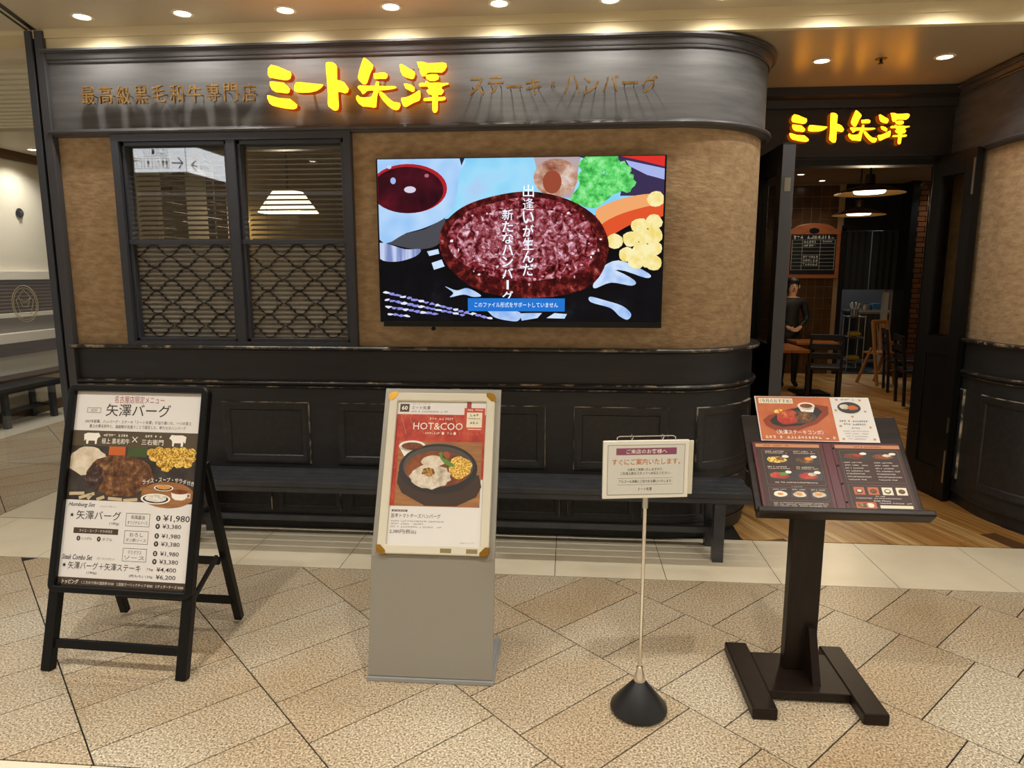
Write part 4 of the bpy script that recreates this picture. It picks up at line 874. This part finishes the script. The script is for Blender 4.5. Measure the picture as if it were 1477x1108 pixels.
cd = thing('menu_card', 'white recommended menu card with steak combo photo standing above the open menu', 'menu card', on_top(-.012, -.003, .262), (LT + R(1), 0, R(-.5)))
B().box(-.206, .206, -.003, 0, 0, .192).build('card', WHITE, cd)
A = Print(.412, .192)
A.rect(.008, .012, .66, .985, PORNG, 1); A.poly([(.04, .55), (.10, .44), (.30, .28), (.52, .18), (.63, .22), (.62, .40), (.50, .62), (.32, .78), (.15, .80), (.06, .68)], mat('photo_red_tray', '8e3a20', .45), 2)
A.poly([(.10, .56), (.18, .40), (.36, .26), (.53, .24), (.57, .34), (.50, .52), (.36, .66), (.20, .70), (.12, .64)], PBOWL, 3); A.ell(.34, .47, .17, .15, mat('photo_iron2', '4a4644', .35), 4, 26)
A.blob(.26, .48, .095, .17, PRED, 5, 18, .1, 4); A.blob(.40, .46, .075, .12, PATTY, 6, 18, .1, 5); A.blob(.25, .42, .07, .08, noisemat('photo_steak', [(.35, 'a03a22'), (.6, 'd0603a'), (.75, 'e8a880')], 40, 4), 6, 16, .1, 8)
A.blob(.20, .36, .05, .06, PCORN, 5, 12, .1, 6); A.ell(.44, .22, .075, .085, PW, 6); A.poly([(.365, .22), (.515, .22), (.49, .36), (.39, .36)], PW, 6); A.ell(.44, .215, .055, .05, PSAUCE, 7)
A.rect(.03, .05, .33, .17, PCREAM, 6); A.text('〈今月のおすすめ〉', .04, .065, .32, .155, INK, 7, .01)
A.text('〈矢澤ステーキコンボ〉', .14, .76, .54, .86, PW, 8, .015); A.scrib(.04, .89, .64, .955, PCREAM, 2, 8)
A.ell(.81, .24, .10, .13, mat('photo_slate', '3a3c3e', .4), 2, 26); A.blob(.77, .22, .04, .06, PCHEESE, 3, 12, .1, 1); A.blob(.84, .24, .045, .055, PCAR, 3, 12, .1, 2)
A.scrib(.75, .04, .87, .075, PGREY, 1, 2); A.scrib(.70, .52, .94, .56, INK, 2, 2); A.scrib(.73, .59, .92, .63, INK, 3, 2); A.scrib(.79, .68, .86, .71, INK, 4, 2)
for k in range(4): A.scrib(.71 + .01 * k, .75 + .055 * k, .93 - .01 * k, .775 + .055 * k, PGREY, k, 2)
for u, v in ((.69, .30), (.94, .32), (.70, .66), (.95, .68), (.82, .44), (.70, .94), (.96, .93), (.72, .06), (.92, .07)): A.blob(u, v, .012, .024, mat('print_gold', 'c8a050', .5), 2, 8, .3, int(u * 99))
A.build('card_print', cd, None, loc=(0, -.0032, 0))
# ------------------------------------------------------------------ side passage on the left
wl = B().box(-5.85, -5.75, 3.9, 12, 1.53, 2.75).build('wall_left', M_WALLC, kind='structure')
M_WALN = mat('walnut_strip', '5c452f', .5, var=(6, 5, '6d5439'), stretch=(1, .3, 6)); M_CRM2 = mat('cream_panel', 'd0cab6', .6)
B().box(-5.85, -5.76, 3.9, 12, 0, 1.53).build('lower_wall', M_CRM2, wl)
B().box(-5.76, -5.70, 3.9, 12, 1.44, 1.53).build('white_ledge', mat('ledge_white', 'e6e0d0', .5), wl, bevel=.004)
B().box(-5.755, -5.735, 3.9, 12, 1.10, 1.44).build('window_strip', mat('dark_lattice_back', '4a3a2c', .5), wl)
bt = B().box(-5.735, -5.725, 3.9, 12, 0, .012).build('batten', mat('batten_brown', '7a5f44', .5), wl, loc=(0, 0, 1.12))
for k in range(1, 9): share(bt, wl, (0, 0, 1.12 + k * .036))
B().box(-5.76, -5.70, 3.9, 12, 1.055, 1.10).build('lower_ledge', mat('ledge_white', 'e6e0d0', .5), wl, bevel=.003)
B().box(-5.76, -5.752, 3.9, 12, .90, 1.055).build('grey_panel', mat('panel_grey', '8d857a', .6), wl)
B().box(-5.76, -5.66, 3.9, 12, .80, .90).build('shelf', mat('ledge_white', 'e6e0d0', .5), wl, bevel=.004)
B().box(-5.76, -5.745, 3.9, 12, .66, .80).build('walnut_strip', M_WALN, wl); B().box(-5.76, -5.742, 3.9, 12, .40, .47).build('walnut_strip', M_WALN, wl); B().box(-5.76, -5.735, 3.9, 12, 0, .11).build('walnut_base', M_WALN, wl)
B().box(-5.78, -5.72, 3.9, 12, 2.66, 2.75).build('picture_rail', M_WALN, wl)
cp = thing('door_viewer', 'small black round fitting on the cream wall of the side passage', 'wall fitting', (-5.742, 6.93, 2.13), (0, R(90), 0))
B().lathe([(.001, .03), (.022, .03), (.03, .012), (.045, .008), (.05, 0)], 18).build('bezel', M_BLACK, cp, smooth=True); B().lathe([(.001, .034), (.014, .034), (.016, .03)], 14).build('lens', M_STEEL, cp)
gp_ = thing('glass_screen', 'clear glass screen with an oval white line emblem in the side passage', 'glass screen', (-4.175, 5.0, 0))
B().box(-.30, .62, -.004, .004, .002, 2.2).build('pane', glassmat('clear_screen', (.98, .98, .98), .0), gp_)
def orn(rx, rz, n=36): return [(rx * math.cos(2 * math.pi * k / n), -.006, 1.274 + rz * math.sin(2 * math.pi * k / n)) for k in range(n + 1)]
em = B(); em.tube(orn(.105, .138), .0035, 5); em.tube(orn(.092, .122), .003, 5)
em.tube([(.07, -.006, 1.30), (0, -.006, 1.38), (-.07, -.006, 1.30), (-.045, -.006, 1.20), (.045, -.006, 1.20), (.07, -.006, 1.30)], .003, 5); em.tube([(.045, -.006, 1.32), (.015, -.006, 1.29), (-.015, -.006, 1.29), (-.045, -.006, 1.32), (-.022, -.006, 1.25), (.022, -.006, 1.25), (.045, -.006, 1.32)], .003, 5)
em.build('emblem', mat('etched_white', 'cfc9bc', .5), gp_)
B().box(-7, -2.98, 11.9, 12, 0, 2.8).build('wall_passage_end', M_WALLC, kind='structure')

# ------------------------------------------------------------------ hanging guide sign in the mall, seen mirrored in the window
hs = thing('hanging_sign', 'white backlit hanging direction sign reflected in the upper left window pane', 'sign', (-3.735, .92, 2.41))
HB, HD, HH = .265, .57, .255
M_SIGN = glow('sign_backlit', 'f4f8ff', 5.5, 'f0f0f0')
B().box(-HB, HB, -HD, HD, 0, HH).build('light_box', mat('sign_case', '8a8a88', .5), hs)
B().box(-HB + .004, HB - .004, HD, HD + .002, .004, HH - .004).build('lit_face', M_SIGN, hs); B().box(HB, HB + .002, -HD + .004, HD - .004, .004, HH - .004).build('lit_face', M_SIGN, hs)
for x in (-.2, .2): B().tube([(x, 0, HH), (x, 0, .40)], .008, 8).build('hanger', M_STEEL, hs)
M_SI = mat('sign_ink', '20242a', .6)
A = Print(2 * HB, HH)      # face towards the shop: arrow and pictograms
def arrow(A, u0, u1, v, sgn, t=.011):
    A.line((u0, v), (u1, v), t, M_SI, 2); tip = u0 if sgn < 0 else u1
    A.line((tip, v), (tip - sgn * .075, v - .19), t, M_SI, 2); A.line((tip, v), (tip - sgn * .075, v + .19), t, M_SI, 2)
def fig(A, u, v, h): A.ell(u, v - h * .42, h * .045, h * .09, M_SI, 2, 10); A.rect(u - h * .075, v - h * .3, u + h * .075, v + h * .1, M_SI, 2); A.rect(u - h * .045, v + h * .1, u - h * .01, v + h * .5, M_SI, 2); A.rect(u + h * .01, v + h * .1, u + h * .045, v + h * .5, M_SI, 2)
arrow(A, .06, .25, .68, -1)
for u0, u1, v0, v1 in ((.30, .56, .50, .86), (.60, .75, .50, .86), (.79, .96, .50, .86), (.32, .48, .08, .44), (.51, .74, .08, .44)): A.frame(u0, v0, u1, v1, .007, M_SI, 2)
for u in (.345, .41): fig(A, u, .68, .28)
A.ell(.495, .62, .014, .03, M_SI, 2); A.frame(.47, .68, .53, .80, .006, M_SI, 2); fig(A, .675, .68, .28); A.line((.82, .60), (.90, .56), .006, M_SI, 2); A.line((.90, .56), (.87, .80), .006, M_SI, 2); A.ell(.92, .60, .012, .03, M_SI, 2)
A.line((.35, .36), (.45, .36), .007, M_SI, 2); A.line((.36, .26), (.43, .16), .006, M_SI, 2); A.rect(.55, .2, .60, .38, M_SI, 2); A.ell(.575, .15, .016, .03, M_SI, 2); A.frame(.63, .16, .70, .38, .005, M_SI, 2)
A.build('pictogram_face', hs, loc=(0, HD + .0022, 0), rot=(0, 0, R(180)))
A = Print(2 * HD, HH); arrow(A, .84, .93, .70, 1); A.text('のりば', .66, .60, .80, .78, M_SI, 2); arrow(A, .06, .14, .70, -1)
A.build('text_face', hs, loc=(HB + .0022, 0, 0), rot=(0, 0, R(90)))

# far side of the mall, behind the viewer: a plain wall
wb = B().box(-8, 7, -4.6, -4.5, 0, 2.9).build('wall_back', mat('far_mall_wall', 'a89c88', .7), kind='structure')

# ------------------------------------------------------------------ dining room
M_BTILE = mat('brown_wall_tile', '3a2718', .22, var=(3, 4, '503722')); M_TGROUT = mat('tile_grout', '8a6c4c', .8)
YB = 10.7
wbk = B().box(-2.9, 4.02, YB, YB + .1, 0, 2.80).box(4.80, 6.3, YB, YB + .1, 0, 2.80).box(4.0, 4.82, YB, YB + .1, 2.13, 2.80).build('wall_dining', M_TGROUT, kind='structure')
tl = None; tw, th_ = .127, .163
for i in range(9):
    for j in range(17):
        x, zz = 2.90 + i * tw, .01 + j * th_
        if x + tw > 4.03: continue
        tl = B().box(0, tw - .006, -.008, .002, 0, th_ - .006).build('wall_tile', M_BTILE, wbk, loc=(x, YB, zz)) if tl is None else share(tl, wbk, (x, YB, zz))
B().box(-2.9, 2.9, YB - .006, YB, 0, 2.79).build('tile_field', M_BTILE, wbk)
mbr = bpy.data.materials.new('glossy_brick'); N, L = nodes(mbr); bt_ = N.new('ShaderNodeTexBrick'); bt_.inputs['Scale'].default_value = 1; bt_.inputs['Brick Width'].default_value = .2; bt_.inputs['Row Height'].default_value = .072; bt_.inputs['Mortar Size'].default_value = .006
bt_.inputs['Color1'].default_value = lin('5a3a26'); bt_.inputs['Color2'].default_value = lin('6c4830'); bt_.inputs['Mortar'].default_value = lin('1c120c')
mpb = N.new('ShaderNodeMapping'); mpb.inputs['Rotation'].default_value = (R(-90), 0, 0); gm = N.new('ShaderNodeNewGeometry'); L.new(gm.outputs['Position'], mpb.inputs[0]); L.new(mpb.outputs[0], bt_.inputs[0])
bs = N['Principled BSDF']; L.new(bt_.outputs[0], bs.inputs['Base Color']); bs.inputs['Roughness'].default_value = .14
nz = N.new('ShaderNodeTexNoise'); nz.inputs['Scale'].default_value = 14; ma = N.new('ShaderNodeMath'); ma.operation = 'MULTIPLY_ADD'; ma.inputs[1].default_value = -1.2; L.new(bt_.outputs['Fac'], ma.inputs[0]); L.new(nz.outputs[0], ma.inputs[2])
bb = N.new('ShaderNodeBump'); bb.inputs['Strength'].default_value = .7; bb.inputs['Distance'].default_value = .012; L.new(ma.outputs[0], bb.inputs['Height']); L.new(bb.outputs[0], bs.inputs['Normal'])
B().box(4.87, 6.3, YB - .3, YB, 0, 2.79).build('brick_pier', mbr, wbk)
B().box(4.78, 4.875, YB - .34, YB, 0, 2.79).build('dark_frame', M_DARK, wbk); B().box(3.98, 4.04, YB - .03, YB + .1, 0, 2.16).build('door_frame', M_DARK, wbk); B().box(3.98, 4.82, YB - .03, YB + .1, 2.13, 2.2).build('door_frame', M_DARK, wbk)
B().box(4.0, 6.3, YB - .02, YB - .006, 2.2, 2.79).build('dark_header', M_DARK, wbk)
B().box(6.2, 6.3, 3.9, 13.3, 0, 2.86).build('wall_dining_right', mat('dining_wall', '4a3424', .7), kind='structure')
B().box(-2.88, 6.3, 13.2, 13.3, 0, 2.86).build('wall_kitchen', mat('kitchen_wall', '4a4a4c', .5), kind='structure')

def pendant(x, y, zc, r, label, power):
    p = thing('pendant_lamp', label, 'lamp', (x, y, zc), group='brass dish pendant lamps')
    B().lathe([(.03, .075), (.06, .07), (r * .6, .045), (r, .0), (r + .004, -.006), (r - .004, -.004), (r * .6, .034), (.06, .055), (.02, .055)], 36).build('shade', mat('dark_brass_shade', '6a5230', .35, .8), p, smooth=True)
    B().lathe([(.001, -.004), (r * .42, -.002), (r * .46, .012), (r * .44, .032), (.02, .036)], 24).build('diffuser', glow('pendant_glow', 'fff0c8', 7), p, smooth=True)
    B().lathe([(.001, .16), (.034, .16), (.04, .14), (.04, .085), (.06, .07)], 16).build('socket', mat('aged_socket', '4a3c28', .4, .7), p, smooth=True)
    B().tube([(0, 0, .15), (0, 0, 2.785 - zc)], .009, 8).build('stem', M_BLACK, p); B().lathe([(.001, 2.76 - zc), (.06, 2.76 - zc), (.06, 2.789 - zc)], 18).build('canopy', M_BLACK, p)
    l = bpy.data.lights.new('bulb', 'POINT'); l.energy = power; l.color = (1, .78, .5); l.shadow_soft_size = .1; lo = bpy.data.objects.new('bulb', l); COL.objects.link(lo); lo.parent = p; lo.location = (0, 0, -.07)
pendant(2.63, 6.5, 2.205, .285, 'larger nearer brass dish pendant lamp seen through the entrance', 26)
pendant(3.22, 8.2, 2.155, .275, 'farther brass dish pendant lamp hanging lower in the entrance view', 26)
cs = thing('cone_lamp', 'glowing white cone shade lamp behind the right window blind', 'lamp', (-2.46, 6.0, 2.03))
B().lathe([(.255, 0), (.13, .175), (.126, .175), (.25, 0)], 28).build('shade', glow('shade_glow', 'ffedc4', 2.2, 'f0e4c8'), cs, smooth=True); B().tube([(0, 0, .17), (0, 0, .755)], .008, 8).build('stem', M_BLACK, cs); B().lathe([(.001, .17), (.128, .17), (.128, .18), (.001, .185)], 20).build('cap', M_BLACK, cs)
l = bpy.data.lights.new('bulb', 'POINT'); l.energy = 22; l.color = (1, .82, .56); l.shadow_soft_size = .08; lo = bpy.data.objects.new('bulb', l); COL.objects.link(lo); lo.parent = cs; lo.location = (0, 0, -.05)
pendant(-1.2, 7.2, 2.0, .27, 'brass dish pendant lamp deep in the dining room behind the window', 22)
for x, y, nm in ((3.5, 10.25, 'above the chalk menu board'), (3.0, 9.6, 'left of the menu board'), (5.05, 10.05, 'in front of the glossy brick pier')):
    downlight(x, y, 2.788, 'small dining room ceiling downlight %s' % nm, 16, 'downlights in the dining room', 120)
bd = thing('menu_board', 'black menu board in an arched orange wooden frame on the tile wall', 'menu board', (3.575, YB - .012, 1.435))
M_OW = mat('orange_wood', '8a4a26', .4, var=(6, 5, 'a05c32'), stretch=(1, 1, 4))
fb = B(); hw3 = .38
fb.prism([(-hw3, 0), (hw3, 0), (hw3, .70), (hw3 - .06, .715)] + [(hw3 * .8 * math.cos(R(a)), .70 + .10 * math.sin(R(a))) for a in range(15, 166, 15)] + [(-hw3 + .06, .715), (-hw3, .70)], -.035, 0)
fb.build('frame', M_OW, bd, bevel=.006); B().box(-.325, .325, -.039, -.034, .06, .64).build('slate', mat('slate_black', '15181a', .3), bd)
A = Print(.64, .57); CH = mat('chalk', 'd8d8cc', .7)
for k in range(9): A.rect(.02, .13 + .095 * k, .98, .134 + .095 * k, CH, 1)
for u in (.02, .25, .65, .976): A.rect(u, .13, u + .005, .9, CH, 1)
A.scrib(.04, .02, .96, .11, CH, 3, 2)
for k in (0, 1, 4, 5, 6): A.scrib(.28, .15 + .095 * k, .62, .21 + .095 * k, CH, k, 2)
A.scrib(.70, .15, .92, .2, CH, 9, 2)
A.build('chalk_writing', bd, loc=(0, -.0392, .065))
ov = B(); ov.prism([(.075 * math.cos(R(a)), .69 + .045 * math.sin(R(a))) for a in range(0, 360, 45)], -.037, -.03); ov.build('emblem', M_BLACK, bd)

nr = thing('curtain', 'black split door curtain hanging in the kitchen doorway', 'curtain', (4.41, YB - .02, 2.12))
M_CUR = mat('black_cloth', '0d0d0f', .9)
for x0, x1 in ((-.37, -.012), (.012, .37)):
    b = B(); n = 14
    vs = [(x0 + (x1 - x0) * k / n + (.03 * zz * (1 if x0 < 0 else -1) if False else 0), .012 * math.sin(k * 1.7), -zz) for zz in (0, .85) for k in range(n + 1)]
    vs = vs + [(x, y + .004, z_) for x, y, z_ in vs]; q = n + 1
    b.add(vs, [(k, k + 1, q + k + 1, q + k) for k in range(n)] + [(2 * q + k + 1, 2 * q + k, 3 * q + k, 3 * q + k + 1) for k in range(n)]); b.build('cloth_panel', M_CUR, nr, smooth=True)
B().tube([(-.38, .0, 0), (.38, .0, 0)], .008, 8).build('rod', M_STEEL, nr)
# kitchen behind the curtain
kc = thing('kitchen_counter', 'stainless steel kitchen counter seen below the black curtain', 'counter', (4.95, 11.9, 0))
B().box(-.32, .40, -.3, .3, .86, .90).build('worktop', M_STEEL, kc, bevel=.003); B().box(-.30, .38, -.28, .28, .12, .86).build('cabinet', mat('dull_steel', '5c5c5e', .35, .9), kc)
for x in (-.28, .36):
    for y in (-.26, .26): B().box(x - .015, x + .015, y - .015, y + .015, 0, .12).build('foot', M_STEEL, kc)
B().box(-.12, .12, -.285, -.28, .2, .8).build('door', mat('dark_steel', '2c2c30', .4, .8), kc)
rk = thing('kitchen_rack', 'small steel kitchen rack left of the counter below the curtain', 'rack', (4.50, 11.3, 0))
for z_ in (.12, .5, .82): B().box(-.13, .13, -.13, .13, z_, z_ + .02).build('shelf', M_STEEL, rk)
for x in (-.12, .12):
    for y in (-.12, .12): B().tube([(x, y, 0), (x, y, .86)], .010, 8).build('post', M_STEEL, rk)
ut = thing('utensil_pot', 'steel pot of white handled utensils on the kitchen rack', 'utensil pot', (4.48, 11.28, .84))
B().lathe([(.001, .002), (.06, .002), (.062, .12), (.056, .12), (.054, .01), (.001, .008)], 20).build('pot', M_STEEL, ut, smooth=True)
for k in range(7): B().tube([(0.02 * math.cos(k), .02 * math.sin(k), .02), (.07 * math.cos(k * .9), .07 * math.sin(k * .9), .20 + .01 * (k % 3))], [.006, .011], 6).build('utensil', mat('white_plastic', 'e0dcd0', .5), ut)
for n, z_ in enumerate((.52, .14)):
    b = B(); b.ellipsoid((0, 0, .045), (.11, .09, .045)); b.build('cloth_bundle', mat('yellow_cloth', 'b89a2c' if n == 0 else 'a88a28', .8), loc=(4.49, 11.25, z_ + .001), smooth=True, label='folded yellow cloth on the %s shelf of the kitchen rack' % ('middle' if n == 0 else 'bottom'), cat='cloth', group='yellow cloths on the rack')
ap = B(); n = 10
vs = [(-.16 + .32 * k / n, .015 * math.sin(k * 2.1), z_) for z_ in (.25, .84) for k in range(n + 1)]; vs += [(x, y + .006, z_) for x, y, z_ in vs]; q = n + 1
ap.add(vs, [(k, k + 1, q + k + 1, q + k) for k in range(n)] + [(2 * q + k + 1, 2 * q + k, 3 * q + k, 3 * q + k + 1) for k in range(n)]); ap.build('hanging_towel', mat('grey_towel', '3c3e3a', .9), loc=(4.95, 11.58, 0), smooth=True, label='dark grey towel hanging in front of the kitchen counter', cat='towel')
tv2 = thing('kitchen_tray', 'steel tray and pan standing on the kitchen counter', 'tray', (4.92, 11.85, .901)); B().box(-.2, .2, -.15, .15, 0, .02).build('tray', M_STEEL, tv2); B().lathe([(.001, .02), (.09, .02), (.1, .1), (.095, .1), (.085, .03), (.001, .03)], 20).build('pan', M_STEEL, tv2, loc=(-.05, 0, 0))
B().box(.05, .18, -.08, .05, .02, .12).build('box', mat('blue_box', '3a6a8c', .5), tv2)
lk = bpy.data.lights.new('kitchen_tube', 'AREA'); lk.energy = 24; lk.size = .3; lk.size_y = 1.2; lk.shape = 'RECTANGLE'; lk.color = (.95, .98, 1)
kl = thing('kitchen_light', 'white ceiling tube light over the kitchen behind the curtain', 'lamp', (4.7, 12.2, 2.78)); B().box(-.15, .15, -.6, .6, -.02, 0).build('housing', mat('white_housing', 'e8e8e8', .5), kl); B().box(-.12, .12, -.58, .58, -.03, -.02).build('tube', glow('tube_glow', 'f4fbff', 4), kl)
lo = bpy.data.objects.new('kitchen_tube', lk); COL.objects.link(lo); lo.parent = kl; lo.location = (0, 0, -.04)
B().box(4.03, 6.2, YB + .1, 13.2, -.01, .003).build('kitchen_floor', mat('kitchen_floor', '3a3a3c', .35), kind='structure')
B().box(4.72, 4.78, 10.82, 10.92, 0, 2.1).build('trim_3', mat('pale_post', 'a8a49a', .5), kind='structure')

# tables and chairs
M_DC = mat('black_chair', '18161a', .4)
def dchair(loc, rz, label):
    c = thing('dining_chair', label, 'chair', loc, (0, 0, rz), group='black dining chairs')
    B().box(-.19, .19, -.19, .19, .38, .42).build('seat', M_DC, c, bevel=.01)
    for x in (-.17, .17):
        B().box(x - .016, x + .016, -.185, -.153, 0, .38).build('leg', M_DC, c); B().bar((x, .17, 0), (x, .185, .40), .032, .032, (1, 0, 0)).build('leg', M_DC, c); B().bar((x, .185, .40), (x, .235, .80), .032, .028, (1, 0, 0)).build('back_post', M_DC, c)
    for z_, y in ((.77, .232), (.66, .218), (.55, .204)): B().box(-.17, .17, y - .009, y + .009, z_ - .035, z_ + .035).build('back_slat', M_DC, c, bevel=.003)
    return c
def dtable(loc, label, w_=.66, d_=.62):
    t = thing('dining_table', label, 'table', loc, group='dining tables')
    B().box(-w_ / 2, w_ / 2, -d_ / 2, d_ / 2, .635, .67).build('tabletop', mat('amber_tabletop', 'a8672e', .25, var=(5, 5, '8c5224'), stretch=(.5, 4, 1)), t, bevel=.004)
    B().tube([(0, 0, .02), (0, 0, .64)], .035, 12).build('column', M_BLACK, t); B().box(-.2, .2, -.2, .2, 0, .02).build('base', M_BLACK, t, bevel=.004)
dtable((2.30, 8.15, .002), 'amber wooden dining table seen through the left door glass', .7, .75); dtable((3.05, 8.9, .002), 'amber wooden dining table in front of the standing person', .5, .4)
dchair((3.05, 8.45, .002), R(165), 'black slat-back dining chair in front of the standing person'); dchair((4.02, 8.2, .002), R(80), 'black dining chair nearest the open right door'); dchair((4.28, 9.15, .002), R(75), 'black dining chair beside the brown wooden high chair')
hc = thing('high_chair', 'brown wooden slatted child high chair by the brick pier', 'high chair', (4.25, 9.75, .002), (0, 0, R(25)))
M_HC = mat('honey_wood', '9a6a3c', .5)
for x in (-.16, .16): B().bar((x, -.14, 0), (x * .8, .04, .86), .03, .03, (1, 0, 0)).build('leg', M_HC, hc); B().bar((x, .2, 0), (x * .85, .02, .5), .03, .03, (1, 0, 0)).build('leg', M_HC, hc)
B().box(-.15, .15, -.12, .14, .42, .445).build('seat', M_HC, hc); B().box(-.15, .15, -.16, -.04, .18, .2).build('footrest', M_HC, hc)
for k in range(5): B().bar((-.11 + .055 * k, -.03, .46), (-.09 + .045 * k, .045, .84), .018, .01, (1, 0, 0)).build('back_slat', M_HC, hc)
B().box(-.14, .14, .03, .055, .83, .88).build('top_rail', M_HC, hc, bevel=.01); B().box(-.15, .15, -.17, -.15, .55, .60).build('front_bar', M_HC, hc)

# ------------------------------------------------------------------ person standing by the tile wall
pe = thing('person', 'person in dark work clothes standing with hands joined before the tile wall', 'person', (2.93, 9.4, .002))
J = {'pelvis': (0, 0, .72), 'waist': (0, 0, .86), 'chest': (0, 0, 1.02), 'upper': (0, .01, 1.13), 'neck': (0, .005, 1.20), 'head0': (0, -.01, 1.262), 'head1': (0, -.012, 1.34), 'head2': (0, 0, 1.415)}
Rr = {'pelvis': .125, 'waist': .108, 'chest': .12, 'upper': .095, 'neck': .043, 'head0': .052, 'head1': .076, 'head2': .06}
E_ = [('pelvis', 'waist'), ('waist', 'chest'), ('chest', 'upper'), ('upper', 'neck'), ('neck', 'head0'), ('head0', 'head1'), ('head1', 'head2')]
for s_, sx in (('l', -1), ('r', 1)):
    J.update({s_ + 'sh': (sx * .145, .01, 1.135), s_ + 'el': (sx * .205, .0, .92), s_ + 'wr': (sx * .07, -.15, .80), s_ + 'hip': (sx * .075, 0, .68), s_ + 'kn': (sx * .085, -.01, .38), s_ + 'an': (sx * .085, .01, .07), s_ + 'toe': (sx * .095, -.11, .03)})
    Rr.update({s_ + 'sh': .06, s_ + 'el': .043, s_ + 'wr': .026, s_ + 'hip': .085, s_ + 'kn': .055, s_ + 'an': .036, s_ + 'toe': .03})
    E_ += [('upper', s_ + 'sh'), (s_ + 'sh', s_ + 'el'), (s_ + 'el', s_ + 'wr'), ('pelvis', s_ + 'hip'), (s_ + 'hip', s_ + 'kn'), (s_ + 'kn', s_ + 'an'), (s_ + 'an', s_ + 'toe')]
    pm = (sx * .045, -.185, .785); J[s_ + 'palm'] = pm; Rr[s_ + 'palm'] = .022; E_.append((s_ + 'wr', s_ + 'palm'))
    for f_ in range(4):
        a = (pm[0] - sx * .012, pm[1] - .012 - .004 * f_, pm[2] + .016 - .012 * f_); b = (a[0] - sx * .03, a[1] - .006, a[2] - .004); c = (b[0] - sx * (.022 - .003 * abs(f_ - 1)), b[1] + .008, b[2] - .008)
        for n_, q, r_ in (('a', a, .0085), ('b', b, .008), ('c', c, .007)): J[s_ + n_ + str(f_)] = q; Rr[s_ + n_ + str(f_)] = r_
        E_ += [(s_ + 'palm', s_ + 'a' + str(f_)), (s_ + 'a' + str(f_), s_ + 'b' + str(f_)), (s_ + 'b' + str(f_), s_ + 'c' + str(f_))]
    J[s_ + 't'] = (pm[0] - sx * .02, pm[1] - .012, pm[2] + .036); Rr[s_ + 't'] = .009; E_.append((s_ + 'palm', s_ + 't'))
ks = list(J); me = bpy.data.meshes.new('body'); me.from_pydata([J[k] for k in ks], [(ks.index(a), ks.index(b)) for a, b in E_], [])
body = bpy.data.objects.new('body', me); COL.objects.link(body); body.parent = pe
sk = body.modifiers.new('skin', 'SKIN'); sk.use_smooth_shade = True
for k, v in zip(ks, me.skin_vertices[0].data): v.radius = (Rr[k], Rr[k] * (.78 if k in ('pelvis', 'waist', 'chest', 'upper') else 1)); v.use_root = k == 'pelvis'
sb = body.modifiers.new('sub', 'SUBSURF'); sb.levels = sb.render_levels = 2
mp_ = bpy.data.materials.new('clothes_and_skin'); N, L = nodes(mp_); tc = N.new('ShaderNodeTexCoord'); sx_ = N.new('ShaderNodeSeparateXYZ'); L.new(tc.outputs['Object'], sx_.inputs[0])
def cmp(sock, op, v):
    m_ = N.new('ShaderNodeMath'); m_.operation = op; m_.inputs[1].default_value = v; L.new(sx_.outputs[sock], m_.inputs[0]); return m_.outputs[0]
hd = cmp('Z', 'GREATER_THAN', 1.19); ha = cmp('Y', 'LESS_THAN', -.152); hz = cmp('Z', 'GREATER_THAN', .6)
mu = N.new('ShaderNodeMath'); mu.operation = 'MULTIPLY'; L.new(ha, mu.inputs[0]); L.new(hz, mu.inputs[1]); mx_ = N.new('ShaderNodeMath'); mx_.operation = 'MAXIMUM'; L.new(hd, mx_.inputs[0]); L.new(mu.outputs[0], mx_.inputs[1])
mc = N.new('ShaderNodeMixRGB'); mc.inputs[1].default_value = lin('0d0e12'); mc.inputs[2].default_value = lin('c89a80'); L.new(mx_.outputs[0], mc.inputs[0]); L.new(mc.outputs[0], N['Principled BSDF'].inputs['Base Color']); N['Principled BSDF'].inputs['Roughness'].default_value = .6
me.materials.append(mp_)
M_HAIR = mat('black_hair', '15110f', .5)
hb = B(); hb.ellipsoid((0, .016, 1.362), (.086, .088, .094)); hb.ellipsoid((0, .045, 1.30), (.074, .06, .075)); hb.build('hair', M_HAIR, pe, smooth=True)
B().ellipsoid((0, -.045, 1.405), (.07, .045, .03)).build('fringe', M_HAIR, pe, smooth=True)
for sx in (-1, 1):
    B().ellipsoid((sx * .028, -.084, 1.345), (.012, .006, .006), 10, 6).build('eye', mat('eye_dark', '201510', .3), pe); B().ellipsoid((sx * .08, .0, 1.335), (.012, .02, .026), 10, 6).build('ear', mat('skin_tone', 'c89a80', .6), pe, smooth=True)
B().ellipsoid((0, -.09, 1.322), (.011, .014, .018), 10, 6).build('nose', mat('skin_tone', 'c89a80', .6), pe, smooth=True); B().ellipsoid((0, -.078, 1.288), (.024, .01, .007), 12, 6).build('mouth', mat('lip', 'a85a50', .5), pe, smooth=True)
